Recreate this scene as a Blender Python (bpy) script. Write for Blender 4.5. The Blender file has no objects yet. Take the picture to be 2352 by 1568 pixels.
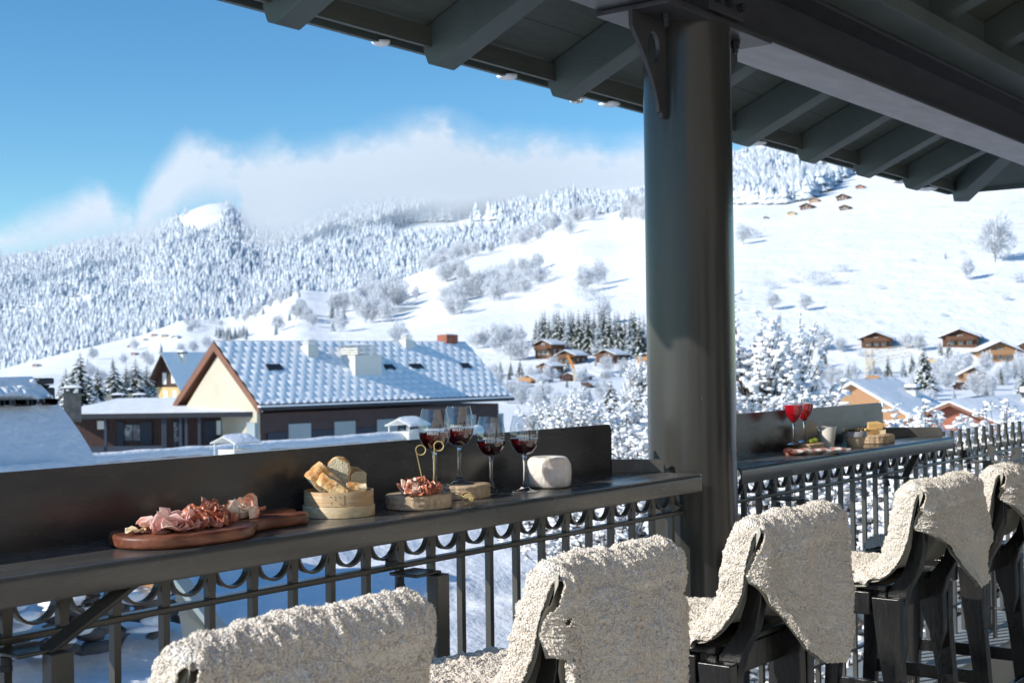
import bpy, bmesh, math, random
import numpy as np
from mathutils import Vector, Matrix, noise as mnoise
random.seed(7); RNG = np.random.default_rng(11)
sc = bpy.context.scene
COL = sc.collection
pi = math.pi
# ------------------------------------------------------------------ camera frame
# world axes: x runs along the bar, y points outward over the railing, z up (terrace floor = 0)
F = 3100.0; CX, CY = 1176.0, 784.0; H = 1.51
def _frame(roll=.013, vx=3520., vy=805.):
    u = np.array([vx-CX, CY-vy, -F]); u /= np.linalg.norm(u)
    up = np.array([-roll, 1, (-roll*(vx-CX)+(CY-vy))/F]); up /= np.linalg.norm(up)
    return np.array([u, np.cross(up, u), up])
R = _frame(); CAM = np.array([0, 0, H])
F0 = np.array([R[0] @ [0, 0, -1], R[1] @ [0, 0, -1]]); F0 /= np.linalg.norm(F0)
def ray(x, y):
    d = R @ np.array([x-CX, CY-y, -F]); return d/np.linalg.norm(d)
def onT(x, y, T): d = ray(x, y); return CAM + d*T/d[1]
def onZ(x, y, z): d = ray(x, y); return CAM + d*(z-H)/d[2]
def atD(x, y, D): d = ray(x, y); return CAM + d*D/(d[:2] @ F0)
def onPlane(x, y, p, n):
    d = ray(x, y); return CAM + d*(np.dot(np.array(p)-CAM, n)/np.dot(d, n))
def proj(p):
    c = R.T @ (np.asarray(p, float)-CAM); return np.array([CX+F*c[0]/-c[2], CY-F*c[1]/-c[2], -c[2]])
CAMROT = math.atan2(F0[1], F0[0]) - pi/2        # rotation whose local +y looks away from the camera

# ------------------------------------------------------------------ node helpers
MATS = {}
class NT:
    def __init__(s, name):
        s.m = bpy.data.materials.new(name); s.m.use_nodes = True
        s.t = s.m.node_tree; s.n = s.t.nodes; s.l = s.t.links
        s.b = s.n['Principled BSDF']; s.out = s.n['Material Output']
        s.tc = s.n.new('ShaderNodeTexCoord')
    def link(s, a, b): s.l.new(a, b)
    def mapping(s, scale=(1, 1, 1), coord='Object', rot=(0, 0, 0)):
        m = s.n.new('ShaderNodeMapping'); m.inputs['Scale'].default_value = scale; m.inputs['Rotation'].default_value = rot
        s.link(s.tc.outputs[coord], m.inputs[0]); return m.outputs[0]
    def noise(s, scale, detail=4, vec=None, rough=.55, dist=0):
        x = s.n.new('ShaderNodeTexNoise'); x.inputs['Scale'].default_value = scale
        x.inputs['Detail'].default_value = detail; x.inputs['Roughness'].default_value = rough
        x.inputs['Distortion'].default_value = dist
        s.link(vec if vec is not None else s.tc.outputs['Object'], x.inputs['Vector']); return x.outputs['Fac']
    def voro(s, scale, vec=None, feat='F1', out='Distance'):
        x = s.n.new('ShaderNodeTexVoronoi'); x.inputs['Scale'].default_value = scale; x.feature = feat
        s.link(vec if vec is not None else s.tc.outputs['Object'], x.inputs['Vector']); return x.outputs[out]
    def ramp(s, fac, stops):
        r = s.n.new('ShaderNodeValToRGB'); e = r.color_ramp.elements
        while len(e) < len(stops): e.new(.5)
        for k, (p, c) in enumerate(stops):
            e[k].position = p; e[k].color = (c, c, c, 1) if not hasattr(c, '__len__') else (*c[:3], 1)
        s.link(fac, r.inputs[0]); return r.outputs[0]
    def mix(s, f, a, b, mode='MIX'):
        x = s.n.new('ShaderNodeMix'); x.data_type = 'RGBA'; x.blend_type = mode
        if hasattr(f, 'links'): s.link(f, x.inputs[0])
        else: x.inputs[0].default_value = f
        for v, i in ((a, 6), (b, 7)):
            if hasattr(v, 'links'): s.link(v, x.inputs[i])
            else: x.inputs[i].default_value = (*v[:3], 1)
        return x.outputs[2]
    def math(s, op, a, b=0, c=0):
        x = s.n.new('ShaderNodeMath'); x.operation = op
        for i, v in enumerate((a, b, c)):
            if hasattr(v, 'links'): s.link(v, x.inputs[i])
            else: x.inputs[i].default_value = v
        return x.outputs[0]
    def sep(s, vec):
        x = s.n.new('ShaderNodeSeparateXYZ'); s.link(vec, x.inputs[0]); return x.outputs
    def bump(s, h, st=.3, dist=.01):
        x = s.n.new('ShaderNodeBump'); x.inputs['Strength'].default_value = st; x.inputs['Distance'].default_value = dist
        s.link(h, x.inputs['Height']); s.link(x.outputs[0], s.b.inputs['Normal']); return x
    def set(s, **k):
        for a, v in k.items():
            i = s.b.inputs[{'base': 'Base Color', 'rough': 'Roughness', 'metal': 'Metallic', 'spec': 'Specular IOR Level', 'trans': 'Transmission Weight',
                 'ior': 'IOR', 'coat': 'Coat Weight', 'sss': 'Subsurface Weight', 'sheen': 'Sheen Weight', 'coatr': 'Coat Roughness'}[a]]
            if hasattr(v, 'links'): s.link(v, i)
            elif hasattr(v, '__len__'): i.default_value = (*v[:3], 1)
            else: i.default_value = v
        return s
def mat(name):
    def deco(fn):
        n = NT(name); fn(n); MATS[name] = n.m; return fn
    return deco
def simple(name, c, rough=.6, var=.25, scale=3, metal=0, bump=0, bscale=40, **k):
    n = NT(name)
    f = n.noise(scale, 5)
    lo = tuple(v*(1-var) for v in c); hi = tuple(min(1, v*(1+var)) for v in c)
    n.set(base=n.mix(n.ramp(f, [(.3, 0), (.7, 1)]), lo, hi), rough=rough, metal=metal, **k)
    if bump: n.bump(n.noise(bscale, 4), bump, .01)
    MATS[name] = n.m; return n.m
def M(n): return MATS[n]

# ------------------------------------------------------------------ materials
@mat('metal_paint')
def _(n):
    f = n.noise(6, 6); g = n.noise(90, 3)
    n.set(base=n.mix(n.ramp(f, [(.35, 0), (.7, 1)]), (.050, .050, .046), (.072, .070, .063)),
          rough=n.ramp(f, [(.3, .24), (.7, .42)]), spec=.45)
    n.bump(n.math('ADD', f, n.math('MULTIPLY', g, .25)), .12, .004)
@mat('counter_paint')
def _(n):
    v = n.mapping((1.2, 5, 5)); f = n.noise(4, 6, v); g = n.noise(160, 2)
    sc_ = n.noise(22, 6, n.mapping((1, 6, 14)), .7)
    scr = n.ramp(sc_, [(.70, 0), (.735, .8)])
    b = n.mix(n.ramp(f, [(.35, 0), (.7, 1)]), (.078, .077, .073), (.104, .102, .095))
    n.set(base=n.mix(n.math('MULTIPLY', scr, .22), b, (.3, .29, .27)), rough=n.ramp(f, [(.3, .16), (.7, .33)]), spec=.55)
    n.bump(n.math('ADD', f, n.math('MULTIPLY', g, .12)), .10, .003)
@mat('counter_shade_paint')
def _(n):  # darker copy of the counter paint, shade on the backsplash put into the colour
    f = n.noise(4, 6, n.mapping((1.2, 5, 5))); sc_ = n.noise(22, 6, n.mapping((1, 6, 14)), .7)
    b = n.mix(n.ramp(f, [(.35, 0), (.7, 1)]), (.036, .036, .039), (.048, .048, .050))
    n.set(base=n.mix(n.math('MULTIPLY', n.ramp(sc_, [(.72, 0), (.75, .8)]), .16), b, (.3, .29, .28)), rough=n.ramp(f, [(.3, .17), (.7, .33)]), spec=.5)
    n.bump(f, .08, .003)
@mat('column_paint')
def _(n):
    f = n.noise(3, 6, n.mapping((1, 1, .35))); g = n.noise(70, 3)
    ch = n.ramp(n.noise(30, 5, n.mapping((3.0, 3.0, .35)), .7), [(.73, 0), (.745, 1)])
    b = n.mix(n.ramp(f, [(.3, 0), (.7, 1)]), (.030, .030, .029), (.060, .058, .052))
    n.set(base=n.mix(ch, b, (.4, .4, .38)), rough=n.ramp(f, [(.3, .15), (.7, .28)]), spec=.38)
    n.bump(n.math('ADD', f, n.math('MULTIPLY', g, .3)), .16, .006)
@mat('steel_beam')
def _(n):
    f = n.noise(9, 7, n.mapping((.5, 2, 2)))
    n.set(base=n.mix(n.ramp(f, [(.3, 0), (.75, 1)]), (.035, .035, .040), (.060, .060, .066)), rough=.42)
    n.bump(n.noise(60, 4), .25, .004)
@mat('beam_bounce_tone')
def _(n):  # beam steel made pale, bounce light from the snow put into its colour
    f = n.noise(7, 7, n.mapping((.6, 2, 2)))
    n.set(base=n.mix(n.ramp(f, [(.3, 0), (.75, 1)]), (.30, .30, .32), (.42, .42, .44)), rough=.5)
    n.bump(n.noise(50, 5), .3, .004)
@mat('green_timber')
def _(n):
    gr = n.noise(14, 6, n.mapping((14, 1.2, 14)), .65); f = n.noise(2.5, 4)
    b = n.mix(n.ramp(f, [(.3, 0), (.7, 1)]), (.080, .106, .102), (.118, .146, .138))
    n.set(base=n.mix(n.ramp(gr, [(.62, 0), (.8, .35)]), b, (.16, .18, .17)), rough=.6)
    n.bump(gr, .25, .006)
@mat('green_boards')
def _(n):
    s = n.sep(n.tc.outputs['Object'])
    j = n.math('LESS_THAN', n.math('FRACT', n.math('MULTIPLY', s[1], 1/.195)), .028)
    gr = n.noise(9, 6, n.mapping((1.0, 10, 10)), .6)
    b = n.mix(n.ramp(gr, [(.3, 0), (.7, 1)]), (.084, .100, .088), (.118, .132, .114))
    n.set(base=n.mix(n.math('MULTIPLY', j, .6), b, (.012, .014, .014)), rough=.65); n.bump(gr, .2, .006)
@mat('snow')
def _(n):
    f = n.noise(1.1, 8, rough=.6); g = n.noise(14, 5); s = n.noise(160, 2)
    n.set(base=n.mix(f, (.88, .90, .93), (.95, .955, .965)), rough=.75, spec=.25)
    n.bump(n.math('ADD', n.math('ADD', n.math('MULTIPLY', f, 3), n.math('MULTIPLY', g, .5)), n.math('MULTIPLY', s, .06)), .35, .12)
@mat('snow_far')
def _(n):
    f = n.noise(.012, 8, rough=.6); g = n.noise(.15, 6); t = n.noise(.05, 6, n.mapping((1, 1, 1)), .7)
    dots = n.ramp(n.noise(.10, 6, rough=.75), [(.68, 0), (.74, .35)])
    b = n.mix(f, (.88, .90, .92), (.95, .955, .96))
    n.set(base=n.mix(dots, b, (.42, .43, .45)), rough=.8, spec=.15)
    n.bump(n.math('ADD', n.math('MULTIPLY', t, 2), g), .35, 2.5)
@mat('snow_clump')
def _(n):
    n.set(base=(.94, .945, .96), rough=.75, spec=.2)
    n.bump(n.noise(9, 4), .4, .05)
@mat('fleece')
def _(n):
    f = n.noise(7, 5); g = n.noise(190, 3)
    n.bump(n.math('ADD', n.voro(210), g), .9, .006)
    b = n.mix(n.ramp(f, [(.3, 0), (.7, 1)]), (.93, .86, .77), (.98, .94, .88))
    n.set(base=n.mix(n.ramp(g, [(.35, 0), (.62, 1)]), n.mix(.3, b, (.80, .70, .58)), b), rough=.9, spec=.1, sheen=.25)  # low spots tinted darker, shade between the curls put into the colour
fc = NT('fleece_curl'); fc.n.remove(fc.b)
_b = fc.mix(fc.ramp(fc.noise(9, 5), [(.3, 0), (.7, 1)]), (.985, .91, .81), (.995, .955, .89)); _b = fc.mix(fc.ramp(fc.noise(260, 2), [(.4, 0), (.6, 1)]), (.90, .81, .70), _b)
_d = fc.n.new('ShaderNodeBsdfDiffuse'); _t = fc.n.new('ShaderNodeBsdfTranslucent'); _m = fc.n.new('ShaderNodeMixShader'); _m.inputs[0].default_value = .22
fc.link(_b, _d.inputs[0]); fc.link(_b, _t.inputs[0]); fc.link(_d.outputs[0], _m.inputs[1]); fc.link(_t.outputs[0], _m.inputs[2]); fc.link(_m.outputs[0], fc.out.inputs[0]); MATS['fleece_curl'] = fc.m
simple('facade_wall', (.82, .69, .57), .8, .1, 1)
simple('suede', (.42, .40, .34), .8, .15, 6, bump=.2)
@mat('black_wood')
def _(n):
    gr = n.noise(12, 7, n.mapping((6, 6, 1)), .65); f = n.noise(5, 5)
    worn = n.ramp(n.noise(7, 7, n.mapping((4, 4, 1)), .7), [(.66, 0), (.73, .7)])
    b = n.mix(n.ramp(f, [(.3, 0), (.7, 1)]), (.008, .008, .008), (.020, .018, .017))
    n.set(base=n.mix(worn, b, (.10, .045, .02)), rough=n.ramp(gr, [(.3, .12), (.7, .32)]), spec=.6); n.bump(gr, .3, .004)
def woodgrain(name, dark, light, scale=(30, 3, 30), rough=.5, **k):
    n = NT(name)
    d = n.noise(4, 3, n.mapping((1, .6, 1)))
    w = n.n.new('ShaderNodeTexWave'); w.inputs['Scale'].default_value = 1.0; w.inputs['Distortion'].default_value = 6.5; w.inputs['Detail'].default_value = 3
    n.link(n.mapping(scale), w.inputs['Vector'])
    gr = n.noise(20, 6, n.mapping((scale[0]*.3, scale[1]*.6, scale[2]*.3)), .6)
    c = n.mix(n.math('MULTIPLY', w.outputs['Fac'], .8), dark, light)
    n.set(base=n.mix(n.ramp(gr, [(.35, 0), (.65, .6)]), c, tuple(v*.6 for v in dark)), rough=rough, **k)
    n.bump(gr, .2, .003); MATS[name] = n.m
woodgrain('walnut', (.17, .052, .026), (.36, .135, .070), (4, 34, 34), .42)
woodgrain('pale_wood', (.62, .38, .18), (.82, .64, .40), (3, 3, 170), .55)
woodgrain('basket_base', (.72, .54, .31), (.84, .69, .46), (6, 6, 40), .55)
woodgrain('chalet_wood', (.10, .040, .018), (.22, .095, .04), (1.2, 1.2, 4), .7)
woodgrain('orange_wood', (.40, .20, .09), (.55, .33, .17), (2.2, 2.2, .5), .7)
woodgrain('dark_wood', (.045, .020, .016), (.085, .038, .028), (2, 2, .5), .7)
@mat('bark')
def _(n):
    g = n.noise(40, 7, n.mapping((1.6, 1.6, .7)), .7); h = n.voro(60, n.mapping((1, 1, .4)))
    n.set(base=n.mix(n.ramp(g, [(.3, 0), (.7, 1)]), (.38, .25, .15), (.80, .63, .44)), rough=.9); n.bump(n.math('ADD', g, h), .9, .006)
@mat('cut_wood')
def _(n):
    s = n.sep(n.tc.outputs['Object'])
    r = n.math('SQRT', n.math('ADD', n.math('MULTIPLY', s[0], s[0]), n.math('MULTIPLY', s[1], s[1])))
    rr = n.math('SINE', n.math('ADD', n.math('MULTIPLY', r, 900), n.math('MULTIPLY', n.noise(30, 4), 9)))
    n.set(base=n.mix(n.math('MULTIPLY_ADD', rr, .4, .5), (.55, .36, .20), (.74, .56, .36)), rough=.7)
@mat('selenite')
def _(n):
    f = n.noise(26, 6, n.mapping((2, 2, .35)), .7); g = n.noise(30, 5)
    n.set(base=n.mix(n.ramp(f, [(.35, 0), (.7, 1)]), (.84, .73, .64), (.96, .93, .90)), rough=.4, sss=.8)
    n.b.inputs['Subsurface Radius'].default_value = (.02, .016, .013); n.b.inputs['Subsurface Scale'].default_value = 1.0
    n.bump(n.math('ADD', g, f), .9, .010)
tg = NT('thin_glass'); tg.n.remove(tg.b)
_t = tg.n.new('ShaderNodeBsdfTransparent'); _t.inputs[0].default_value = (.93, .94, .95, 1); _g = tg.n.new('ShaderNodeBsdfGlossy'); _g.inputs['Roughness'].default_value = .01
_f = tg.n.new('ShaderNodeLayerWeight'); _f.inputs[0].default_value = .22; _m = tg.n.new('ShaderNodeMixShader'); _r = tg.ramp(_f.outputs['Facing'], [(.0, .08), (.4, .14), (.65, .42), (1.0, 1)])
tg.link(_r, _m.inputs[0]); tg.link(_t.outputs[0], _m.inputs[1]); tg.link(_g.outputs[0], _m.inputs[2]); tg.link(_m.outputs[0], tg.out.inputs[0]); MATS['thin_glass'] = tg.m
@mat('clear_glass')
def _(n): n.set(base=(1, 1, 1), rough=0, trans=1, ior=1.47)
@mat('red_wine')
def _(n):
    n.set(base=(.11, .001, .003), rough=.02, trans=.93, ior=1.34)
@mat('red_cocktail')
def _(n):
    n.set(base=(.90, .012, .03), rough=.08, trans=.25, ior=1.34)
@mat('etched')
def _(n): n.set(base=(.75, .76, .78), rough=.7)
@mat('ham')
def _(n):
    f = n.noise(22, 5); e = n.noise(60, 3)
    c = n.mix(n.ramp(f, [(.42, 0), (.6, 1)]), (.88, .46, .41), (.93, .66, .59))
    n.set(base=n.mix(n.ramp(e, [(.64, 0), (.7, 1)]), c, (.85, .66, .52)), rough=.35, sss=.15, spec=.5)
    n.b.inputs['Subsurface Radius'].default_value = (.01, .004, .003); n.b.inputs['Subsurface Scale'].default_value = .6
@mat('salami')
def _(n):
    v = n.voro(120); f = n.noise(70, 4)
    k = n.ramp(n.math('ADD', v, n.math('MULTIPLY', f, .25)), [(.34, 1), (.44, 0)])
    c = n.mix(n.noise(30, 4), (.44, .12, .065), (.66, .25, .15))
    n.set(base=n.mix(k, c, (.90, .74, .64)), rough=.33, spec=.5); n.bump(f, .3, .002)
@mat('cured_ham')
def _(n):
    f = n.noise(26, 5, n.mapping((1, 2.5, 1)), .6, .8)
    c = n.ramp(f, [(.38, (.66, .24, .15)), (.48, (.82, .45, .31)), (.57, (.92, .80, .68))])
    n.set(base=c, rough=.35, spec=.5)
@mat('bread_crust')
def _(n):
    f = n.noise(24, 6, rough=.65); g = n.noise(90, 4)
    c = n.ramp(f, [(.33, (.36, .13, .035)), (.46, (.66, .36, .13)), (.57, (.82, .62, .34)), (.68, (.90, .80, .62))])
    n.set(base=c, rough=.75); n.bump(n.math('ADD', f, g), .7, .006)
@mat('bread_crumb')
def _(n):
    g = n.voro(420); f = n.noise(60, 5)
    n.set(base=n.mix(n.ramp(n.math('ADD', g, n.math('MULTIPLY', f, .5)), [(.25, 0), (.6, 1)]), (.72, .57, .36), (.90, .80, .58)), rough=.9); n.bump(n.math('ADD', g, f), .9, .006)
simple('bamboo', (.56, .43, .18), .5, .2, 20)
simple('white_ceramic', (.76, .74, .69), .35, .04, 4)
simple('clay_pot', (.66, .52, .37), .7, .08, 8)
simple('grey_glaze', (.34, .34, .37), .35, .08, 8)
simple('olive', (.22, .27, .03), .2, .15, 30, spec=.6)
simple('herb', (.13, .22, .04), .5, .3, 30)
simple('dark_food', (.13, .09, .03), .6, .5, 60, bump=.6, bscale=90)
simple('cheese', (.78, .52, .22), .55, .1, 20, bump=.1)
simple('pale_cheese', (.80, .68, .46), .6, .1, 20, bump=.1)
@mat('gingham')
def _(n):
    s = n.sep(n.tc.outputs['Object'])
    a = n.math('LESS_THAN', n.math('FRACT', n.math('MULTIPLY', s[0], 1/.044)), .5)
    b = n.math('LESS_THAN', n.math('FRACT', n.math('MULTIPLY_ADD', s[1], 1/.052, .3)), .5)
    k = n.math('MULTIPLY', n.math('ADD', a, b), .5)
    n.set(base=n.ramp(k, [(.1, (.84, .80, .79)), (.5, (.56, .30, .25)), (.9, (.30, .065, .030))]), rough=.85); n.bump(n.noise(250, 3), .3, .002)
@mat('concrete')
def _(n):
    f = n.noise(5, 8, rough=.65)
    n.set(base=n.mix(f, (.36, .35, .32), (.56, .54, .49)), rough=.85); n.bump(n.noise(40, 5), .4, .006)
simple('ledge_paint', (.30, .33, .34), .55, .2, 6, bump=.2)
simple('plaster_cream', (.54, .49, .38), .8, .08, .5, bump=.1, bscale=6)
simple('plaster_yellow', (.66, .45, .20), .8, .1, .8)
simple('plaster_white', (.70, .68, .62), .8, .08, .8)
simple('brown_trim', (.20, .085, .050), .6, .2, 2)
simple('brown_band', (.060, .036, .036), .7, .2, 2)
simple('navy_panel', (.022, .032, .055), .6, .15, 1)
simple('grey_panel', (.30, .36, .38), .6, .06, 1)
simple('dark_metal', (.02, .022, .028), .5, .2, 4)
simple('shutter_white', (.80, .80, .76), .6, .05, 2)
simple('brick', (.32, .11, .065), .8, .3, 8)
simple('grey_stone', (.10, .095, .09), .9, .4, 4, bump=.6, bscale=8)
simple('crane_paint', (.62, .52, .36), .5, .1, 1)
simple('orange_paint', (.72, .26, .04), .5, .1, 1)
simple('bark_dark', (.055, .042, .035), .9, .4, 5)
simple('frost_bark', (.38, .38, .40), .9, .3, 5)
simple('needle', (.035, .050, .030), .8, .45, 3)
simple('frost_needle', (.36, .42, .47), .9, .25, .4)
@mat('frost')
def _(n):
    n.set(base=n.mix(n.noise(.6, 5), (.60, .62, .66), (.86, .87, .90)), rough=.9, spec=.1)
@mat('frost_grey')
def _(n):
    n.set(base=n.mix(n.noise(.25, 5), (.48, .50, .53), (.80, .82, .85)), rough=.9, spec=.1)
@mat('frost_haze')
def _(n):  # frosted tree tone made lighter and bluer, aerial haze put into the colour
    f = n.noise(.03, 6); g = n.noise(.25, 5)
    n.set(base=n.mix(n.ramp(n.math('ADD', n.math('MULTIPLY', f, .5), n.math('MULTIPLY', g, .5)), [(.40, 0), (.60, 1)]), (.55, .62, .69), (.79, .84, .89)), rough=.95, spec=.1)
@mat('glass_pane')
def _(n):
    n.set(base=n.mix(n.ramp(n.noise(3, 3), [(.45, 0), (.6, 1)]), (.05, .06, .08), (.30, .34, .38)), rough=.12, spec=.7)

# ------------------------------------------------------------------ mesh builder
class MB:
    def __init__(s): s.v = []; s.f = []; s.mi = []; s.arr = []
    def add(s, vs, fs, mi=0):
        o = len(s.v); s.v.extend([tuple(map(float, p)) for p in vs]); s.f.extend([tuple(i+o for i in f) for f in fs]); s.mi.extend([mi]*len(fs)); return s
    def bulk(s, V, Fc, mi=0): s.arr.append((np.asarray(V, float), np.asarray(Fc, int), mi)); return s
    def hexa(s, p, mi=0):
        return s.add(p, [(0, 3, 2, 1), (4, 5, 6, 7), (0, 1, 5, 4), (1, 2, 6, 5), (2, 3, 7, 6), (3, 0, 4, 7)], mi)
    def box(s, x0, x1, y0, y1, z0, z1, mi=0):
        return s.hexa([(x0, y0, z0), (x1, y0, z0), (x1, y1, z0), (x0, y1, z0), (x0, y0, z1), (x1, y0, z1), (x1, y1, z1), (x0, y1, z1)], mi)
    def beam(s, a, b, w, h, up=(0, 0, 1), w2=None, h2=None, mi=0):
        a = Vector(a); b = Vector(b); d = (b-a).normalized(); up = Vector(up)
        sd = d.cross(up)
        if sd.length < 1e-4: sd = d.cross(Vector((1, 0, 0)))
        sd.normalize(); u = sd.cross(d).normalized(); w2 = w2 or w; h2 = h2 or h
        P = []
        for c, ww, hh in ((a, w, h), (b, w2, h2)):
            for i, j in ((-1, -1), (1, -1), (1, 1), (-1, 1)): P.append(c+sd*(i*ww/2)+u*(j*hh/2))
        return s.hexa(P, mi)
    def tube(s, pts, r, n=8, mi=0, cap=True, closed=False):
        pts = [Vector(p) for p in pts]; m = len(pts); rr = r if hasattr(r, '__len__') else [r]*m
        vs = []; prev = None
        for i, p in enumerate(pts):
            a = pts[(i-1) % m] if (i > 0 or closed) else p; b = pts[(i+1) % m] if (i < m-1 or closed) else p
            d = (b-a).normalized()
            if prev is None:
                prev = d.orthogonal().normalized()
            prev = (prev-d*prev.dot(d)).normalized(); q = d.cross(prev)
            for k in range(n):
                t = 2*pi*k/n; vs.append(p+(prev*math.cos(t)+q*math.sin(t))*rr[i])
        fs = []
        for i in range(m if closed else m-1):
            j = (i+1) % m
            for k in range(n): fs.append((i*n+k, i*n+(k+1) % n, j*n+(k+1) % n, j*n+k))
        if cap and not closed: fs += [tuple(range(n))[::-1], tuple((m-1)*n+k for k in range(n))]
        return s.add(vs, fs, mi)
    def lathe(s, prof, c=(0, 0, 0), n=32, mi=0, wob=None, capb=False, capt=False):
        vs = []; fs = []
        for i, (r, z) in enumerate(prof):
            for k in range(n):
                t = 2*pi*k/n; q = r*(wob(t, z) if wob else 1)
                vs.append((c[0]+q*math.cos(t), c[1]+q*math.sin(t), c[2]+z))
        for i in range(len(prof)-1):
            for k in range(n): fs.append((i*n+k, i*n+(k+1) % n, (i+1)*n+(k+1) % n, (i+1)*n+k))
        if capb: fs.append(tuple(range(n))[::-1])
        if capt: fs.append(tuple((len(prof)-1)*n+k for k in range(n)))
        return s.add(vs, fs, mi)
    def prism(s, poly, axis, a, b, mi=0):
        # poly: list of 2D points in the two other axes, extruded on axis from a to b
        def mk(p, q):
            if axis == 'x': return (q, p[0], p[1])
            if axis == 'y': return (p[0], q, p[1])
            return (p[0], p[1], q)
        n = len(poly)
        vs = [mk(p, a) for p in poly]+[mk(p, b) for p in poly]
        return s.add(vs, [tuple(range(n)), tuple(range(2*n-1, n-1, -1))]+[(i, i+n, (i+1) % n+n, (i+1) % n) for i in range(n)], mi)
    def grid(s, fn, nu, nv, mi=0, flip=False):
        vs = [fn(i/nu, j/nv) for j in range(nv+1) for i in range(nu+1)]
        fs = []
        for j in range(nv):
            for i in range(nu):
                a = j*(nu+1)+i; q = (a, a+1, a+nu+2, a+nu+1); fs.append(q[::-1] if flip else q)
        return s.add(vs, fs, mi)
    def build(s, name, mats, parent=None, smooth=False, bevel=0, fixn=False, seg=2, solid=0):
        me = bpy.data.meshes.new(name)
        V = list(s.v); 
        if s.arr:
            vs = [np.array(s.v, float).reshape(-1, 3)]; off = len(s.v)
            fl = [f for f in s.f]; loops = [i for f in fl for i in f]; tot = [len(f) for f in fl]; mis = list(s.mi)
            LA = [np.array(loops, int)]; TA = [np.array(tot, int)]; MA = [np.array(mis, int)]
            for A, B, mi in s.arr:
                vs.append(A); LA.append((B+off).ravel()); TA.append(np.full(len(B), B.shape[1])); MA.append(np.full(len(B), mi)); off += len(A)
            VV = np.concatenate(vs); LL = np.concatenate(LA).astype(np.int32); TT = np.concatenate(TA).astype(np.int32); MM = np.concatenate(MA).astype(np.int32)
            me.vertices.add(len(VV)); me.vertices.foreach_set('co', VV.astype(np.float32).ravel())
            me.loops.add(len(LL)); me.loops.foreach_set('vertex_index', LL)
            me.polygons.add(len(TT)); st = np.concatenate([[0], np.cumsum(TT)[:-1]]).astype(np.int32)
            me.polygons.foreach_set('loop_start', st); me.polygons.foreach_set('material_index', MM)
            me.update(calc_edges=True); me.validate()
        else:
            me.from_pydata(V, [], s.f); me.polygons.foreach_set('material_index', s.mi)
        mats = mats if isinstance(mats, (list, tuple)) else [mats]
        for m in mats: me.materials.append(M(m) if isinstance(m, str) else m)
        if fixn or not s.arr:
            bm = bmesh.new(); bm.from_mesh(me); bmesh.ops.recalc_face_normals(bm, faces=bm.faces); bm.to_mesh(me); bm.free()
        if smooth: me.polygons.foreach_set('use_smooth', [True]*len(me.polygons))
        me.update()
        o = bpy.data.objects.new(name, me); COL.objects.link(o)
        if parent: o.parent = parent
        if solid:
            m = o.modifiers.new('s', 'SOLIDIFY'); m.thickness = solid; m.offset = 0
        if bevel:
            m = o.modifiers.new('b', 'BEVEL'); m.width = bevel; m.segments = seg; m.limit_method = 'ANGLE'; m.angle_limit = .6
        if smooth == 'angle' or bevel:
            me.polygons.foreach_set('use_smooth', [True]*len(me.polygons))
            m = o.modifiers.new('w', 'WEIGHTED_NORMAL') if bevel else None
            if smooth == 'angle' and not bevel: o.modifiers.new('e', 'EDGE_SPLIT').split_angle = .6
        return o
def tag(o, label=None, cat=None, group=None, kind=None):
    if label: o['label'] = label
    if cat: o['category'] = cat
    if group: o['group'] = group
    if kind: o['kind'] = kind
    return o
def thing(name, label, cat, loc=(0, 0, 0), rz=0, group=None):
    o = bpy.data.objects.new(name, None); COL.objects.link(o); o.empty_display_size = .1
    o.location = tuple(loc); o.rotation_euler = (0, 0, rz); return tag(o, label, cat, group)
def dup(root, loc, rz=0, label=None, group=None, scale=None):
    def cp(o, par):
        c = o.copy(); COL.objects.link(c)
        if par is not None: c.parent = par
        for ch in o.children: cp(ch, c)
        return c
    c = cp(root, None); c.location = tuple(loc); c.rotation_euler = (0, 0, rz)
    if scale: c.scale = scale if hasattr(scale, '__len__') else (scale,)*3
    if label: c['label'] = label
    if group: c['group'] = group
    return c
def ico(sub=1):
    bm = bmesh.new(); bmesh.ops.create_icosphere(bm, subdivisions=sub, radius=1)
    V = np.array([v.co[:] for v in bm.verts]); Fc = np.array([[v.index for v in f.verts] for f in bm.faces]); bm.free(); return V, Fc
ICO0 = (np.array([(1, 0, 0), (-1, 0, 0), (0, 1, 0), (0, -1, 0), (0, 0, 1), (0, 0, -1)], float), np.array([(0, 2, 4), (2, 1, 4), (1, 3, 4), (3, 0, 4), (2, 0, 5), (1, 2, 5), (3, 1, 5), (0, 3, 5)]))
ICO1 = ico(1)
def scatter(mb, base, P, S, mi=0, jit=.25, rng=RNG):
    """many small solids: P (n,3) centres, S (n,3) radii"""
    bv, bf = base; n = len(P); m = len(bv)
    a = rng.uniform(0, 2*pi, n); ca, sa = np.cos(a), np.sin(a)
    V = bv[None]*(1+rng.uniform(-jit, jit, (n, m, 1)))*S[:, None, :]
    X = V[:, :, 0]*ca[:, None]-V[:, :, 1]*sa[:, None]; Y = V[:, :, 0]*sa[:, None]+V[:, :, 1]*ca[:, None]
    V = np.stack([X, Y, V[:, :, 2]], -1)+P[:, None, :]
    Fc = bf[None]+(np.arange(n)*m)[:, None, None]
    mb.bulk(V.reshape(-1, 3), Fc.reshape(-1, bf.shape[1]), mi)
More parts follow.
